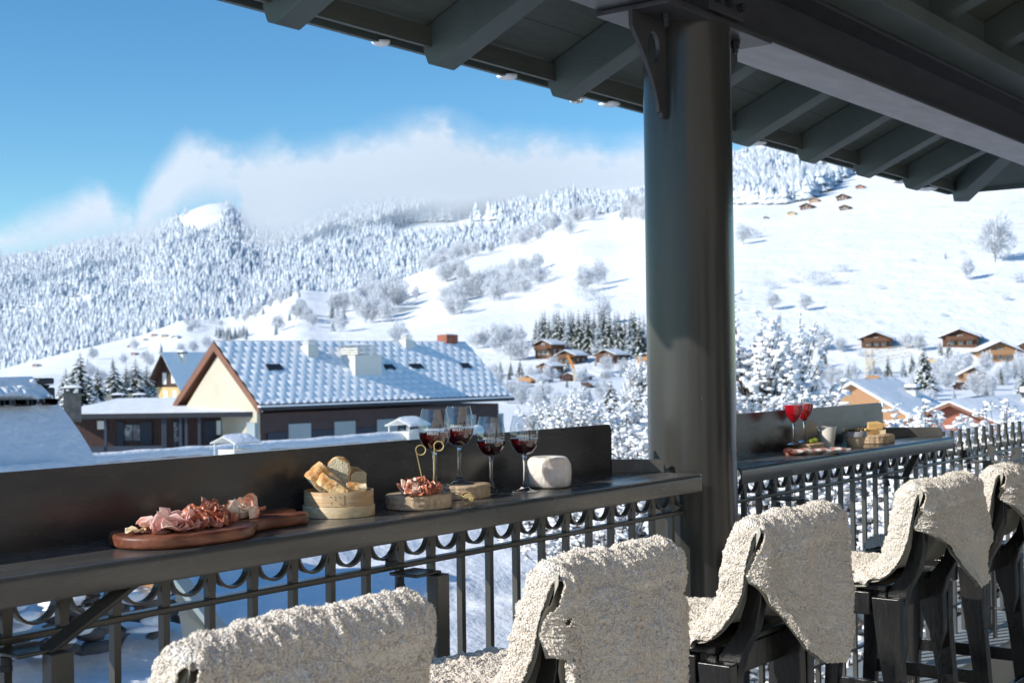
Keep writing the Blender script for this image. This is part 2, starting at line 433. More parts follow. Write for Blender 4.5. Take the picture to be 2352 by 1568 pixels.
# vectorised value noise
def _hash(i, j, seed):
    h = (i*374761393+j*668265263+seed*1442695041) & 0xffffffff
    h = ((h ^ (h >> 13))*1274126177) & 0xffffffff
    return ((h ^ (h >> 16)) & 0xffff)/65535.
def vnoise(x, y, seed=0):
    x = np.asarray(x, float); y = np.asarray(y, float)
    i = np.floor(x).astype(np.int64); j = np.floor(y).astype(np.int64); u = x-i; v = y-j
    u = u*u*(3-2*u); v = v*v*(3-2*v)
    return (_hash(i, j, seed)*(1-u)+_hash(i+1, j, seed)*u)*(1-v)+(_hash(i, j+1, seed)*(1-u)+_hash(i+1, j+1, seed)*u)*v
def fbm(x, y, seed=0, o=5):
    a = 0; w = .5; t = 0
    for k in range(o):
        a = a+w*vnoise(np.asarray(x)*2**k, np.asarray(y)*2**k, seed+k*17); t += w; w *= .5
    return a/t
def wb(mb, name, mats, root, **k):
    o = mb.build(name, mats, root, **k)
    if root is not None and root.type == 'EMPTY':
        o.matrix_parent_inverse = (Matrix.Translation(root.location) @ Matrix.Rotation(root.rotation_euler.z, 4, 'Z')).inverted()
    return o
ZS = 1.155            # shelf height
FT, BT = 2.115, 2.38  # front and back of the shelf
# ------------------------------------------------------------------ the two steel bar counters
def counter(name, label, s0, s1, end, start=None):
    r = thing(name, label, 'bar counter', (s0, 2.25, 0), 0, 'steel bar counters along the railing')
    e0, e1, e2 = end           # (s where the chamfer leaves the back), (s,t of lip end), s of the front end
    top = MB(); poly = [(s0, FT), (e2, FT), (e2, e1[1]), (e0, BT), (s0, BT)]
    if start: poly = [(start[2], FT), (e2, FT), (e2, e1[1]), (e0, BT), (start[0], BT), (start[2], start[1][1])]
    top.prism(poly, 'z', ZS-.006, ZS)
    wb(top, 'countertop', 'counter_paint', r)
    fr = MB()
    # rounded bull-nose + fascia, swept along x
    prof = [(FT+.001, ZS-.0005)]
    for k in range(1, 8):
        a = pi/2*k/7; prof.append((FT-.014*math.sin(a), ZS-.014+.0135*math.cos(a)))
    prof += [(FT-.0145, 1.106), (FT-.0125, 1.101), (FT-.009, 1.1005), (FT-.009, 1.106), (FT-.0085, ZS-.016), (FT+.001, ZS-.007)]
    xa, xb = (start[2] if start else s0), e2
    fr.prism(prof, 'x', xa, xb)
    f = wb(fr, 'front_fascia', 'counter_paint', r)
    for p in f.data.polygons: p.use_smooth = len(p.vertices) == 4
    f.modifiers.new('e', 'EDGE_SPLIT').split_angle = .5
    bs = MB(); rr = .022; zt = 1.312
    xs = start[0] if start else s0
    poly = [(xs, ZS-.006), (e0, ZS-.006)]+[(e0-rr+rr*math.cos(pi/2*k/6), zt-rr+rr*math.sin(pi/2*k/6)) for k in range(7)]
    poly += [(xs+(rr*(1-math.sin(pi/2*k/6)) if start else 0), zt-rr*(1-math.cos(pi/2*k/6)) if start else zt) for k in (range(7) if start else (0,))]
    bs.prism(poly, 'y', BT, BT+.006)
    wb(bs, 'backsplash', 'counter_shade_paint', r)
    def lip(p, q, nm='end_lip'):
        m = MB(); d = Vector((q[0]-p[0], q[1]-p[1], 0)); L = d.length; d.normalize(); nrm = Vector((d.y, -d.x, 0))
        pr = [(0, .001), (L, .001), (L, .03)]+[(L-.016+.016*math.cos(pi/2*k/5), .027+.016*math.sin(pi/2*k/5)) for k in range(6)]+[(0, .043)]
        vs = []
        for w in (0, .005):
            for a, b in pr: v = Vector((p[0], p[1], ZS))+d*a+nrm*w; vs.append((v.x, v.y, v.z+b))
        n = len(pr); m.add(vs, [tuple(range(n)), tuple(range(2*n-1, n-1, -1))]+[(i, i+n, (i+1) % n+n, (i+1) % n) for i in range(n)])
        wb(m, nm, 'counter_paint', r)
        w = MB(); w.tube([Vector((p[0], p[1], ZS+.001)), Vector((q[0], q[1], ZS+.001))], .0028, 6); wb(w, 'weld_bead', 'counter_paint', r, smooth=True)
    lip((e0, BT), e1)
    if start: lip(start[1], (start[0], BT))
    ed = MB(); ed.box(e2, e2+.004, FT-.012, e1[1], 1.101, ZS-.001); wb(ed, 'end_plate', 'counter_paint', r)
    return r
c1 = counter('bar_counter', 'dark grey steel bar counter on the left carrying the wine glasses and ham board', 0.2, 3.765, (3.675, (3.765, 2.24), 3.765))
c2 = counter('bar_counter', 'dark grey steel bar counter right of the column with red cocktails on it', 4.035, 6.085, (5.95, (6.08, 2.15), 6.085))
# ------------------------------------------------------------------ railing
ZR, ZL, ZF = 1.033, .355, 1.168
SP = .1175
def railing(name, label, xa, xb, fin_from, posts, axis='x', const=2.2, group='iron railing sections', skiparc=(), pxs=.0):
    loc = (xa, const, 0) if axis == 'x' else (const, xa, 0)
    r = thing(name, label, 'railing', loc, 0, group)
    def pt(a, b, z): return (a, const+b, z) if axis == 'x' else (const+b, a, z)
    def bx(m, a0, a1, b0, b1, z0, z1): 
        if axis == 'x': m.box(a0, a1, const+b0, const+b1, z0, z1)
        else: m.box(const+b0, const+b1, a0, a1, z0, z1)
    m = MB(); bx(m, xa, xb, -.014, .014, ZR-.013, ZR); wb(m, 'top_rail', 'metal_paint', r, bevel=.002, seg=1)
    m = MB(); bx(m, xa, xb, -.012, .012, ZL-.012, ZL); wb(m, 'bottom_rail', 'metal_paint', r, bevel=.002, seg=1)
    n = int(round((xb-xa)/SP)); ss = [xa+pxs+(i+.5)*SP for i in range(n)]
    for i, a in enumerate(ss):
        ff = a > fin_from
        m = MB(); bx(m, a-.0078, a+.0078, -.0085, .0085, .2, ZR-.0135)
        if ff:
            m2 = []
            c = pt(a, 0, 0)
            m.lathe([(.011, ZR), (.009, ZR+.02), (.008, ZR+.045), (.0145, ZR+.062), (.0155, ZR+.076), (.010, ZR+.079), (.009, ZF-.008), (.010, ZF-.007), (.010, ZF), (.001, ZF+.002)], c, 10)
        else: 
            # tapered blade above the rail between two arcs
            q = [pt(a-.009, -.008, ZR), pt(a+.009, -.008, ZR), pt(a+.009, .008, ZR), pt(a-.009, .008, ZR), pt(a-.0125, -.008, 1.098), pt(a+.0125, -.008, 1.098), pt(a+.0125, .008, 1.098), pt(a-.0125, .008, 1.098)]
            m.hexa(q)
        wb(m, 'baluster', 'metal_paint', r)
    for i in range(n+1):
        a = ss[0]-SP/2+i*SP if i else ss[0]-SP/2
        if i == 0 and xa > 3: pass
        rad = SP/2-.0105; pts = []; zc = ZR+.012+rad; top = 1.098 if a < fin_from else ZR+.072
        m = MB(); K = 14; vs = []
        path = [(-rad, top)]+[(-rad*math.cos(pi*k/K), zc-rad*math.sin(pi*k/K)) for k in range(K+1)]+[(rad, top)]
        for j, (da, z) in enumerate(path):
            L = math.hypot(da, z-zc) or 1
            ux, uz = (da/L, (z-zc)/L) if 0 < j < len(path)-1 else (math.copysign(1, da), 0)
            for b, th in ((-.009, 0), (-.009, .0055), (.009, .0055), (.009, 0)):
                vs.append(pt(a+da+ux*th-ux*.0055, b, z+uz*th-uz*.0055))
        fs = []
        for j in range(len(path)-1):
            for k in range(4): fs.append((j*4+k, j*4+(k+1) % 4, j*4+4+(k+1) % 4, j*4+4+k))
        m.add(vs, fs); wb(m, 'scroll_arc', 'metal_paint', r)
    for a in posts:
        m = MB(); w = .046
        if axis == 'x': m.box(a-w/2, a+w/2, const-.115, const-.083, .19, 1.010)
        else: m.box(const+.083, const+.115, a-w/2, a+w/2, .19, 1.010)
        p = wb(m, 'post', 'metal_paint', r, bevel=.003)
        m = MB()
        m.box(a-.080, a+.012, const-.10, const-.012, 1.010, 1.0175) if axis == 'x' else m.box(const+.01, const+.115, a-.05, a+.02, 1.004, 1.0135)
        
        wb(m, 'clamp_plate', 'metal_paint', r, bevel=.002, seg=1)
        if axis == 'x':
            m = MB(); m.lathe([(.0155, 0), (.0155, .010), (.0125, .012), (.0125, .024), (.009, .033), (.004, .037), (.0005, .038)], (a-.075, const-.016, ZR), 6, capb=True)
            wb(m, 'acorn_nut', 'dark_metal', r, bevel=.001)
            m = MB(); m.lathe([(.009, -.03), (.009, -.045), (.012, -.045), (.012, -.055), (.0005, -.056)], (a-.06, const-.03, ZR), 8); wb(m, 'bolt', 'dark_metal', r)
    return r
railing('iron_railing', 'iron railing with half ring scrolls beneath the left bar counter', .2, 3.80, 99, (1.43, 2.475), pxs=-.045)
railing('iron_railing', 'iron railing with half ring scrolls and upright caps beneath and beyond the right bar counter', 4.06, 9.3, 6.13, (4.50, 5.53, 6.56), pxs=.0)
railing('iron_railing', 'short iron railing turning back towards the terrace beyond the right bar counter', 1.25, 2.10, 99, (1.86,), axis='y', const=6.35)
for (a, tgt) in ((1.43, 1.70), (5.53, 5.83)):
    m = MB(); m.beam((a-.02, 2.11, 1.012), (tgt, 2.155, 1.135), .028, .012, (0, -.3, 1))
    o = wb(m, 'shelf_strut', 'metal_paint', c1 if a < 3 else c2, bevel=.0015, seg=1)
# ------------------------------------------------------------------ terrace floor, ledge
m = MB(); m.box(-9, 14, -3.4, 1.95, -.25, 0); tag(m.build('terrace_floor', 'concrete'), kind='structure')
hw = thing('bounce_facade', 'unseen warm plastered hotel wall with dark windows, added behind the terrace for bounce light', 'facade', (3, -3.2, 0))  # out of view, added to bounce warm light and block blue sky
m = MB(); m.box(-9, 14, -3.4, -3.1, 0, 5.2); wb(m, 'wall', 'facade_wall', hw)
for k in range(7):
    a = -7.5+3.0*k; m = MB(); m.box(a-.05, a+1.45, -3.1, -3.04, .05, 2.45); fw = wb(m, 'window', 'shutter_white', hw); m = MB(); m.box(a+.02, a+.68, -3.03, -3.02, .1, 2.38); m.box(a+.72, a+1.38, -3.03, -3.02, .1, 2.38); wb(m, 'pane', 'glass_pane', fw)
lg = thing('concrete_ledge', 'concrete ledge with painted top carrying the railing', 'ledge', (5, 2.1, 0))
m = MB(); m.box(-3, 12, 1.955, 2.33, -.6, .196); wb(m, 'ledge_body', 'concrete', lg)
m = MB(); m.box(-3, 12, 1.945, 2.335, .197, .212); wb(m, 'ledge_cap', 'ledge_paint', lg, bevel=.003)
# ------------------------------------------------------------------ column
CS, CTT, CR = 3.945, 2.235, .1465
col = thing('steel_column', 'thick round grey steel column holding up the terrace roof', 'column', (CS, CTT, 0))
m = MB(); m.lathe([(CR, 0.0), (CR, 2.615)], (CS, CTT, 0), 96); 
wb(m, 'shaft', 'column_paint', col, smooth=True)
m = MB(); m.box(3.60, 4.31, 2.10, 2.37, 2.615, 2.632); wb(m, 'cap_plate', 'steel_beam', col, bevel=.002)
def gusset(sgn):
    g = MB(); n = 14; xo = CS+sgn*CR*.99; w = .205
    outer = [(xo, 2.614), (xo+sgn*w, 2.614), (xo+sgn*w, 2.585)]
    cc = []
    for k in range(n+1):
        t = k/n; cc.append((xo+sgn*(w*(1-t)**1.55*.86+.048), 2.585-.27*t))
    outer += cc[1:]+[(xo+sgn*.03, 2.315), (xo+sgn*.03, 2.30), (xo, 2.30)]
    # hole: build as strip of quads between outline and ellipse
    hc = (xo+sgn*.078, 2.518); hr = (.036, .052)
    N = 64
    import bisect
    P = [Vector((p[0], p[1])) for p in outer]
    def hit(a):
        d = Vector((math.cos(a), math.sin(a))); best = None
        for i in range(len(P)):
            A, B = P[i], P[(i+1) % len(P)]; e = B-A; den = d.x*e.y-d.y*e.x
            if abs(den) < 1e-9: continue
            q = A-Vector(hc); t = (q.x*e.y-q.y*e.x)/den; u = (q.x*d.y-q.y*d.x)/den
            if t > 0 and -1e-6 <= u <= 1+1e-6 and (best is None or t < best): best = t
        return Vector(hc)+d*best
    angs = sorted(set([2*pi*k/N for k in range(N)]+[math.atan2(p.y-hc[1], p.x-hc[0]) % (2*pi) for p in P]))
    N = len(angs); vs = []
    for y in (CTT-.007, CTT+.007):
        for a in angs: h = hit(a); vs.append((h.x, y, h.y))
        for a in angs: vs.append((hc[0]+hr[0]*math.cos(a), y, hc[1]+hr[1]*math.sin(a)))
    fs = []
    for i in range(N):
        j = (i+1) % N
        fs += [(i, j, N+j, N+i), (2*N+i, 3*N+i, 3*N+j, 2*N+j), (i, 2*N+i, 2*N+j, j), (N+i, N+j, 3*N+j, 3*N+i)]
    g.add(vs, fs); wb(g, 'gusset', 'steel_beam', col)
gusset(-1); gusset(1)
for (a, b) in ((3.71, 2.175), (3.72, 2.30), (4.18, 2.175), (4.17, 2.30)):
    m = MB(); m.lathe([(.016, 0), (.016, -.012), (.013, -.013), (.013, -.026), (.009, -.027), (.009, -.042), (.001, -.043)], (a, b, 2.614), 6); wb(m, 'bolt', 'dark_metal', col)
# ------------------------------------------------------------------ canopy roof
X0, X1, TE = 1.95, 9.08, 3.05
PT = .45; RH = .165; RZ = 2.558
def rz(t): return RZ+PT*(TE-t)       # underside of the rafters
roof = thing('canopy_roof', 'grey green painted timber roof with exposed rafters over the terrace bar', 'roof', (5, 0, 2.5))
INN = -2.9
for i in range(9):
    a = 2.905+.7575*i
    if a > X1-.2: break
    lim = INN if True else 0
    hip_t = TE-(X1-a)          # the hip cuts rafters near the right end
    t1 = max(INN, hip_t)
    m = MB(); w = .108
    prof = [(TE, RZ), (t1, rz(t1)), (t1, rz(t1)+RH), (TE+.055, rz(TE+.055)+RH), (TE+.055, RZ+.06), (TE+.035, RZ+.012)]
    m.prism(prof, 'x', a-w/2, a+w/2); wb(m, 'rafter', 'green_timber', roof, bevel=.004, seg=1)
# hip rafter from the corner
m = MB(); m.beam((X1+.02, TE+.02, RZ+.085), (X1-3.2, TE-3.2, RZ+.085+PT*3.2), .11, .17); wb(m, 'hip_rafter', 'green_timber', roof, bevel=.004, seg=1)
for k in range(1, 6):    # jack rafters of the end slope
    b = TE-.55*k
    m = MB(); w = .10
    P = []
    x1 = X1+.02; x0 = X1-.55*k+.05
    m.prism([(x1, RZ), (x0, RZ+PT*(x1-x0)), (x0, RZ+PT*(x1-x0)+RH), (x1, RZ+RH)], 'y', b-w/2, b+w/2); wb(m, 'rafter', 'green_timber', roof, bevel=.004, seg=1)
TO = TE+.13; XO = X1+.14
bz = rz(TO)+RH+.002
def bzf(t): return rz(t)+RH+.002
m = MB()
L = 6.2
m.add([(X0, TO, bz), (XO, TO, bz), (XO-L, TO-L, bz+PT*L), (X0, TO-L, bz+PT*L)], [(0, 1, 2, 3)])
m.add([(X0, TO, bz+.03), (XO, TO, bz+.03), (XO-L, TO-L, bz+.03+PT*L), (X0, TO-L, bz+.03+PT*L)], [(0, 3, 2, 1)])
wb(m, 'boarding', 'green_boards', roof)
m = MB(); m.add([(XO, TO, bz), (XO, -3.05, bz), (XO-L, -3.05, bz+PT*L), (XO-L, TO-L, bz+PT*L)], [(0, 1, 2, 3)])
m.add([(XO, TO, bz+.03), (XO, -3.05, bz+.03), (XO-L, -3.05, bz+.03+PT*L), (XO-L, TO-L, bz+.03+PT*L)], [(0, 3, 2, 1)])
o = wb(m, 'boarding', 'green_timber', roof)
m = MB(); m.box(X0, XO, TO+.001, TO+.022, bz-.030, bz+.032); m.box(XO+.001, XO+.022, -3.05, TO+.02, bz-.030, bz+.032); wb(m, 'eaves_board', 'green_timber', roof, bevel=.002)
m = MB(); m.box(X0, XO, TO-.115, TO-.095, bz-.04, bz+.03); wb(m, 'eaves_board', 'green_boards', roof)
# inner purlin, ridge beam and blocking between the rafters
m = MB(); m.box(X0, 8.2, 1.96, 2.24, 2.875, 2.945); wb(m, 'wall_plate', 'green_timber', roof, bevel=.003)
m = MB(); m.box(X0, 7.6, .62, .80, rz(.7)-.22, rz(.7)-.002); wb(m, 'purlin', 'green_timber', roof, bevel=.004)
m = MB()
for i in range(9):
    a = 2.905+.7575*i
    if a+.70 < X1-.9: m.box(a+.058, a+.695, 2.10, 2.125, 2.95, rz(2.1)+RH-.01)
wb(m, 'blocking', 'green_timber', roof)
# snow on the roof edge
m = MB(); m.grid(lambda u, v: (X0+(XO-X0)*u, TO-2.0*v+.03*math.sin(u*90)*(1-v), bz+.033+PT*2.0*v+.10*min(1, v*12)*(.8+.4*mnoise.noise(Vector((u*30, v*6, 0))))), 120, 14)
sn = wb(m, 'roof_snow', 'snow', roof, smooth=True)
for k, (px, py, sz) in enumerate([(876, 102, 22), (1167, 187, 24), (1402, 254, 24), (1325, 236, 20), (1737, 347, 24), (1862, 385, 22), (1990, 420, 26), (2068, 441, 18), (2130, 458, 26)]):
    p = onT(px, py, TO+.012); s = sz/F*proj(p)[2]; p[2] = bz-.030 if k != 3 else bz-.045
    m = MB(); rg = np.random.default_rng(k)
    if k == 3: 
        scatter(m, ICO1, rg.normal(0, 1, (14, 3))*[.010, .006, .012], np.full((14, 3), .010))
    else: m.lathe([(.001, -.011), (s*.5, -.009), (s*.85, -.003), (s, .005), (s*.9, .008), (.001, .009)], (0, 0, 0), 20, wob=lambda t, z: 1+.12*math.sin(3*t+k)+.08*math.sin(7*t))
    o = m.build('snow_lump', 'snow_clump', smooth=True); o.location = tuple(p)
    pos = ['leftmost of the white snow lumps along the eaves', 'second white snow lump from the left along the eaves', 'white snow lump on the eaves just left of the column', 'ragged snow crystal hanging from the eaves left of the column',
           'white snow lump on the eaves just right of the column', 'second snow lump on the eaves right of the column', 'third snow lump on the eaves right of the column', 'smallest snow lump on the eaves near the far roof corner', 'snow lump on the eaves nearest the far roof corner'][k]
    tag(o, pos, 'snow lump', 'snow lumps along the eaves')
# ------------------------------------------------------------------ the steel I beam on the column
bm_ = thing('steel_beam', 'dark steel I beam running over the column under the rafters', 'steel beam', (5, 2.24, 2.63))
m = MB(); m.box(X0, 8.15, 2.12, 2.36, 2.634, 2.650); wb(m, 'bottom_flange', ['steel_beam', 'beam_bounce_tone'], bm_, bevel=.002)
m = MB(); m.box(4.315, 8.148, 2.122, 2.358, 2.6325, 2.6338); wb(m, 'soffit_bounce_sheet', 'beam_bounce_tone', bm_)  # thin pale sheet below the flange, standing for snow bounce light
m = MB(); m.box(X0, 8.15, 2.233, 2.246, 2.6505, 2.8545); wb(m, 'web', 'steel_beam', bm_)
m = MB(); m.box(X0, 8.15, 2.12, 2.36, 2.855, 2.872); wb(m, 'top_flange', 'steel_beam', bm_, bevel=.002)
m = MB(); m.box(3.86, 4.10, 2.10, 2.232, 2.651, 2.853); wb(m, 'splice_plate', 'steel_beam', bm_, bevel=.002)
for a in (3.90, 3.98, 4.06):
    for z in (2.69, 2.76):
        m = MB(); m.tube([(a, 2.099, z), (a, 2.078, z)], .014, 6); wb(m, 'bolt', 'dark_metal', bm_)
# ------------------------------------------------------------------ bar stools and sheepskins
def stool_proto():
    r = thing('bar_stool', 'x', 'bar stool', (0, 0, 0), 0, 'black wooden bar stools drawn up to the counter')
    W = .225
    def loft(sec, nm, x, hw=.019):
        m = MB(); vs = []
        for (t, z), ww in sec: vs += [(x-hw, t-ww/2, z), (x+hw, t-ww/2, z), (x+hw, t+ww/2, z), (x-hw, t+ww/2, z)]
        n = len(sec); fs = [(0, 1, 2, 3), tuple(range(4*n-1, 4*n-5, -1))]
        for i in range(n-1):
            for k in range(4): fs.append((i*4+k, i*4+(k+1) % 4, i*4+4+(k+1) % 4, i*4+4+k))
        m.add(vs, fs); m.build(nm, 'black_wood', r, bevel=.004)
    for x in (-W+.055, W-.055):
        loft([((-.068, 1.085), .030), ((-.066, 1.02), .034), ((-.060, .95), .040), ((-.040, .88), .048), ((.000, .82), .060), ((.026, .76), .080), ((.022, .70), .075), ((.010, .64), .050), ((.005, .58), .012)], 'back_post', x)
    m = MB()
    m.grid(lambda u, v: (-.17+.34*u, -.066-.012*math.sin(pi*u), .99+.085*v), 12, 6); m.build('backrest', 'black_wood', r, smooth=True, solid=.016)
    m = MB(); m.box(-W+.01, W-.01, .03, .405, .815, .838); m.build('seat', 'black_wood', r, bevel=.006)
    for x in (-W-.004, W-.026):
        m = MB(); m.box(x, x+.03, .075, .38, .745, .814); m.build('seat_rail', 'black_wood', r, bevel=.004)
    for y in (.035, .372):
        m = MB(); m.box(-W+.027, W-.027, y, y+.028, .745, .814); m.build('seat_rail', 'black_wood', r, bevel=.003)
    for sx in (-1, 1):
        loft([((.025, .80), .088), ((.018, .66), .072), ((.0, .50), .058), ((-.045, 0), .036)], 'leg', sx*(W-.012))
        loft([((.375, .80), .060), ((.385, .5), .052), ((.42, 0), .036)], 'leg', sx*(W-.012))
    for (a, b, z) in (((-W+.02, -.02), (W-.02, -.02), .33), ((-W+.02, .40), (W-.02, .40), .25), ((-W+.012, -.0), (-W+.012, .40), .42), ((W-.012, -.0), (W-.012, .40), .42), ((-W+.012, -.03), (-W+.012, .41), .17), ((W-.012, -.03), (W-.012, .41), .17)):
        m = MB(); m.beam((a[0], a[1], z), (b[0], b[1], z), .022, .045); m.build('stretcher', 'black_wood', r, bevel=.002)
    return r
def fleece(name, label, seed, outline, slit, W=.27, fl=.50, shear=0., tail_l=.0, dens=1.0, lean=0.):
    """sheepskin over seat, backrest and down the back; outline(u) = drop behind the back"""
    rg = np.random.default_rng(seed)
    r = thing(name, label, 'sheepskin', (0, 0, 0), 0, 'cream sheepskins draped over the stools')
    # path in (t,z): seat front -> seat back -> up -> over the top
    path = [(.42, .835), (.34, .850), (.24, .846), (.14, .846), (.075, .862), (.030, .905), (.002, .965), (-.018, 1.03), (-.030, 1.08), (-.042, 1.110), (-.066, 1.124), (-.092, 1.110), (-.104, 1.07)]
    pp = [Vector((0, a, b)) for a, b in path]; cum = [0]
    for a, b in zip(pp[:-1], pp[1:]): cum.append(cum[-1]+(b-a).length)
    LF = cum[-1]
    def at(l, u):
        if l <= LF:
            for i in range(len(cum)-1):
                if l <= cum[i+1]+1e-9:
                    k = (l-cum[i])/(cum[i+1]-cum[i]); 
                    p0 = pp[max(i-1, 0)]; p1 = pp[i]; p2 = pp[i+1]; p3 = pp[min(i+2, len(pp)-1)]
                    q = .5*((2*p1)+(p2-p0)*k+(2*p0-5*p1+4*p2-p3)*k*k+(3*p1-p0-3*p2+p3)*k**3)
                    return q.y, q.z
        d = l-LF
        return -.104-.012*min(1, d/.1)-.02*math.sin(u*9+seed)*d/.3, 1.07-d
    NU, NV = 112, 240
    V = np.zeros((NV+1, NU+1, 3)); 
    for i in range(NU+1):
        u = i/NU; LB = outline(u)
        for j in range(NV+1):
            v = j/NV
            l = v*(LF+LB) if False else (v/.6*LF if v < .6 else LF+(v-.6)/.4*LB)
            t, z = at(l, u)
            # width varies: narrower on the seat, ragged
            fr = max(0, 1-l/.45)
            ww = W*(1-.04*fr)*(1+.035*math.sin(l*13+seed)+.02*math.sin(l*37+u*2))
            x = (u*2-1)*ww
            sag = 0
            if l > LF:
                d = l-LF; x += shear*d; t -= (.018*math.sin(u*7.5+seed*1.7)+.012*math.sin(u*15+seed))*min(1, d/.12)
                t -= tail_l*d
                e = abs(u*2-1)
                if e > .78: q = (e-.78)/.22; t += .046*q*q*min(1, d/.05)*max(0, 1-d/.17); 
            else:
                z += .012*abs(u*2-1)**3*(-1 if l < .30 else 0)
                t += .010*math.sin(u*8+seed+l*4)
            z += lean*(u-.5)
            e = abs(u*2-1)
            if e > .80 and l < LF:      # the edges of the skin roll back round the posts
                q = (e-.80)/.20; cu = q*q*.050*min(1, max(0, (LF-l)/.09))*min(1, max(.3, (l-.18)/.15)); t -= cu; x -= math.copysign(cu*.25, x)
            V[j, i] = (x, t, z)
    # normals
    du = np.gradient(V, axis=1); dv = np.gradient(V, axis=0); N = np.cross(dv, du); N /= np.linalg.norm(N, axis=2, keepdims=True)+1e-9
    if False: N = -N
    # orient: at the top the wool side points up
    jt = int(.6*NV*.86)
    if N[jt, NU//2, 2] < 0: N = -N
    uu, vv = np.meshgrid(np.arange(NU+1)*.0048, np.arange(NV+1)*.0046)
    bump = fbm(uu*14+seed, vv*14, seed, 3)-.5; bump2 = np.abs(fbm(uu*75+seed+bump*3, vv*75, seed+3, 2)-.5)*2
    th = .023+bump*.016-.004+bump2*.013
    edge = np.minimum(np.minimum(np.arange(NU+1), NU-np.arange(NU+1))[None, :]/6., np.minimum(np.arange(NV+1), NV-np.arange(NV+1))[:, None]/6.)
    th = th*np.clip(edge, .15, 1)**.5
    Wool = V+N*th[..., None]
    idx = np.arange((NU+1)*(NV+1)).reshape(NV+1, NU+1)
    quads = np.stack([idx[:-1, :-1], idx[:-1, 1:], idx[1:, 1:], idx[1:, :-1]], -1).reshape(-1, 4)
    keep = np.ones((NV, NU), bool)
    for (u0, v0, wu, wv) in slit:
        for j in range(NV):
            for i in range(NU):
                if ((i/NU-u0)/wu)**2+((j/NV-v0)/wv)**2 < 1: keep[j, i] = False
    quads = quads[keep.ravel()]
    m = MB(); m.bulk(Wool.reshape(-1, 3), quads); 
    # leather underside
    m2 = MB(); m2.bulk((V-N*.004).reshape(-1, 3), quads[:, ::-1])
    wool = m.build('wool', ['fleece', 'fleece_curl'], r, smooth=True)
    # curls
    P = []; 
    A = np.linalg.norm(np.cross(V[1:, :-1]-V[:-1, :-1], V[:-1, 1:]-V[:-1, :-1]), axis=2)*keep
    n = int(A.sum()*175000*dens); pr = (A/A.sum()).ravel(); c = rg.choice(len(pr), n, p=pr); j, i = c//NU, c % NU
    a, b = rg.random(n)[:, None], rg.random(n)[:, None]
    def bil(G): return G[j, i]*(1-a)*(1-b)+G[j, i+1]*a*(1-b)+G[j+1, i]*(1-a)*b+G[j+1, i+1]*a*b
    p = bil(Wool); nn = bil(N); nn /= np.linalg.norm(nn, axis=1, keepdims=True)
    t1 = rg.normal(size=(n, 3)); 
    sx, sy = p[:, 0]*55, p[:, 1]*55+p[:, 2]*55
    ang = fbm(sx*.5, sy*.5, seed+9, 2)*14
    e1 = np.cross(nn, [0.3, .1, 1.]); e1 /= np.linalg.norm(e1, axis=1, keepdims=True)+1e-9; e2 = np.cross(nn, e1)
    flow = e1*np.cos(ang)[:, None]+e2*np.sin(ang)[:, None]+t1*.35; flow -= nn*(flow*nn).sum(1)[:, None]; flow /= np.linalg.norm(flow, axis=1, keepdims=True)+1e-9
    wd = np.cross(nn, flow); L = rg.uniform(.0026, .0050, n)[:, None]; w = rg.uniform(.0015, .0024, n)[:, None]
    bv, bf = ICO0; J = 1+rg.uniform(-.22, .22, (n, 6, 1)); cc = p+nn*rg.uniform(-.0012, .0014, n)[:, None]
    ax = flow+nn*rg.uniform(-.5, .9, n)[:, None]; ax /= np.linalg.norm(ax, axis=1, keepdims=True); up_ = np.cross(ax, wd)
    vs = cc[:, None, :]+J*(bv[None, :, 0:1]*(ax*L)[:, None, :]+bv[None, :, 1:2]*(wd*w)[:, None, :]+bv[None, :, 2:3]*(up_*w)[:, None, :])
    m3 = MB(); m3.bulk(vs.reshape(-1, 3), (bf[None]+(np.arange(n)*6)[:, None, None]).reshape(-1, 3))
    tag(m3.build('wool_curls', 'fleece_curl', r, smooth=True), kind='stuff')
    m2.build('leather_lining', 'suede', r, smooth=True)
    return r
stool = stool_proto()
SY = 1.525
specs = [ # centre s, t offset, yaw, label stool, label fleece
    (1.40, 0.0, .03, 'black bar stool nearest the camera, almost hidden under its sheepskin', 'sheepskin on the nearest stool, showing only its rounded top edge'),
    (2.225, 0.0, .0, 'second black bar stool from the left, in front of the column', 'sheepskin with a long narrow slit, wide drape in front of the column'),
    (3.05, 0.0, .0, 'third black bar stool from the left, just right of the column foot', 'sheepskin hanging to a blunt point with a dark hole near its top corner'),
    (4.105, 0.0, .0, 'fourth black bar stool from the left, with both side legs in view', 'sheepskin with a narrow curled tail hanging behind the fourth stool'),
    (4.86, 0.0, .0, 'farthest black bar stool, cut by the right edge', 'sheepskin on the farthest stool, cut by the right edge')]
def lerp_tab(tab):
    def f(u):
        for (a, x), (b, y) in zip(tab[:-1], tab[1:]):
            if u <= b: return x+(y-x)*(u-a)/(b-a+1e-9)
        return tab[-1][1]
    return f
outl = [lerp_tab([(0, .26), (.3, .36), (.7, .38), (1, .26)]),
        lerp_tab([(0, .09), (.10, .10), (.15, .18), (.20, .30), (.24, .42), (.8, .44), (1, .40)]),
        lerp_tab([(0, .068), (.12, .113), (.22, .160), (.27, .198), (.34, .245), (.48, .29), (.65, .302), (.78, .233), (1, .173)]),
        lerp_tab([(0, .06), (.35, .13), (.45, .17), (.52, .21), (.64, .268), (.75, .255), (.87, .20), (1, .125)]),
        lerp_tab([(0, .03), (.2, .12), (.4, .24), (.6, .25), (1, .1)])]
slits = [[], [(.075, .70, .014, .045)], [], [], []]
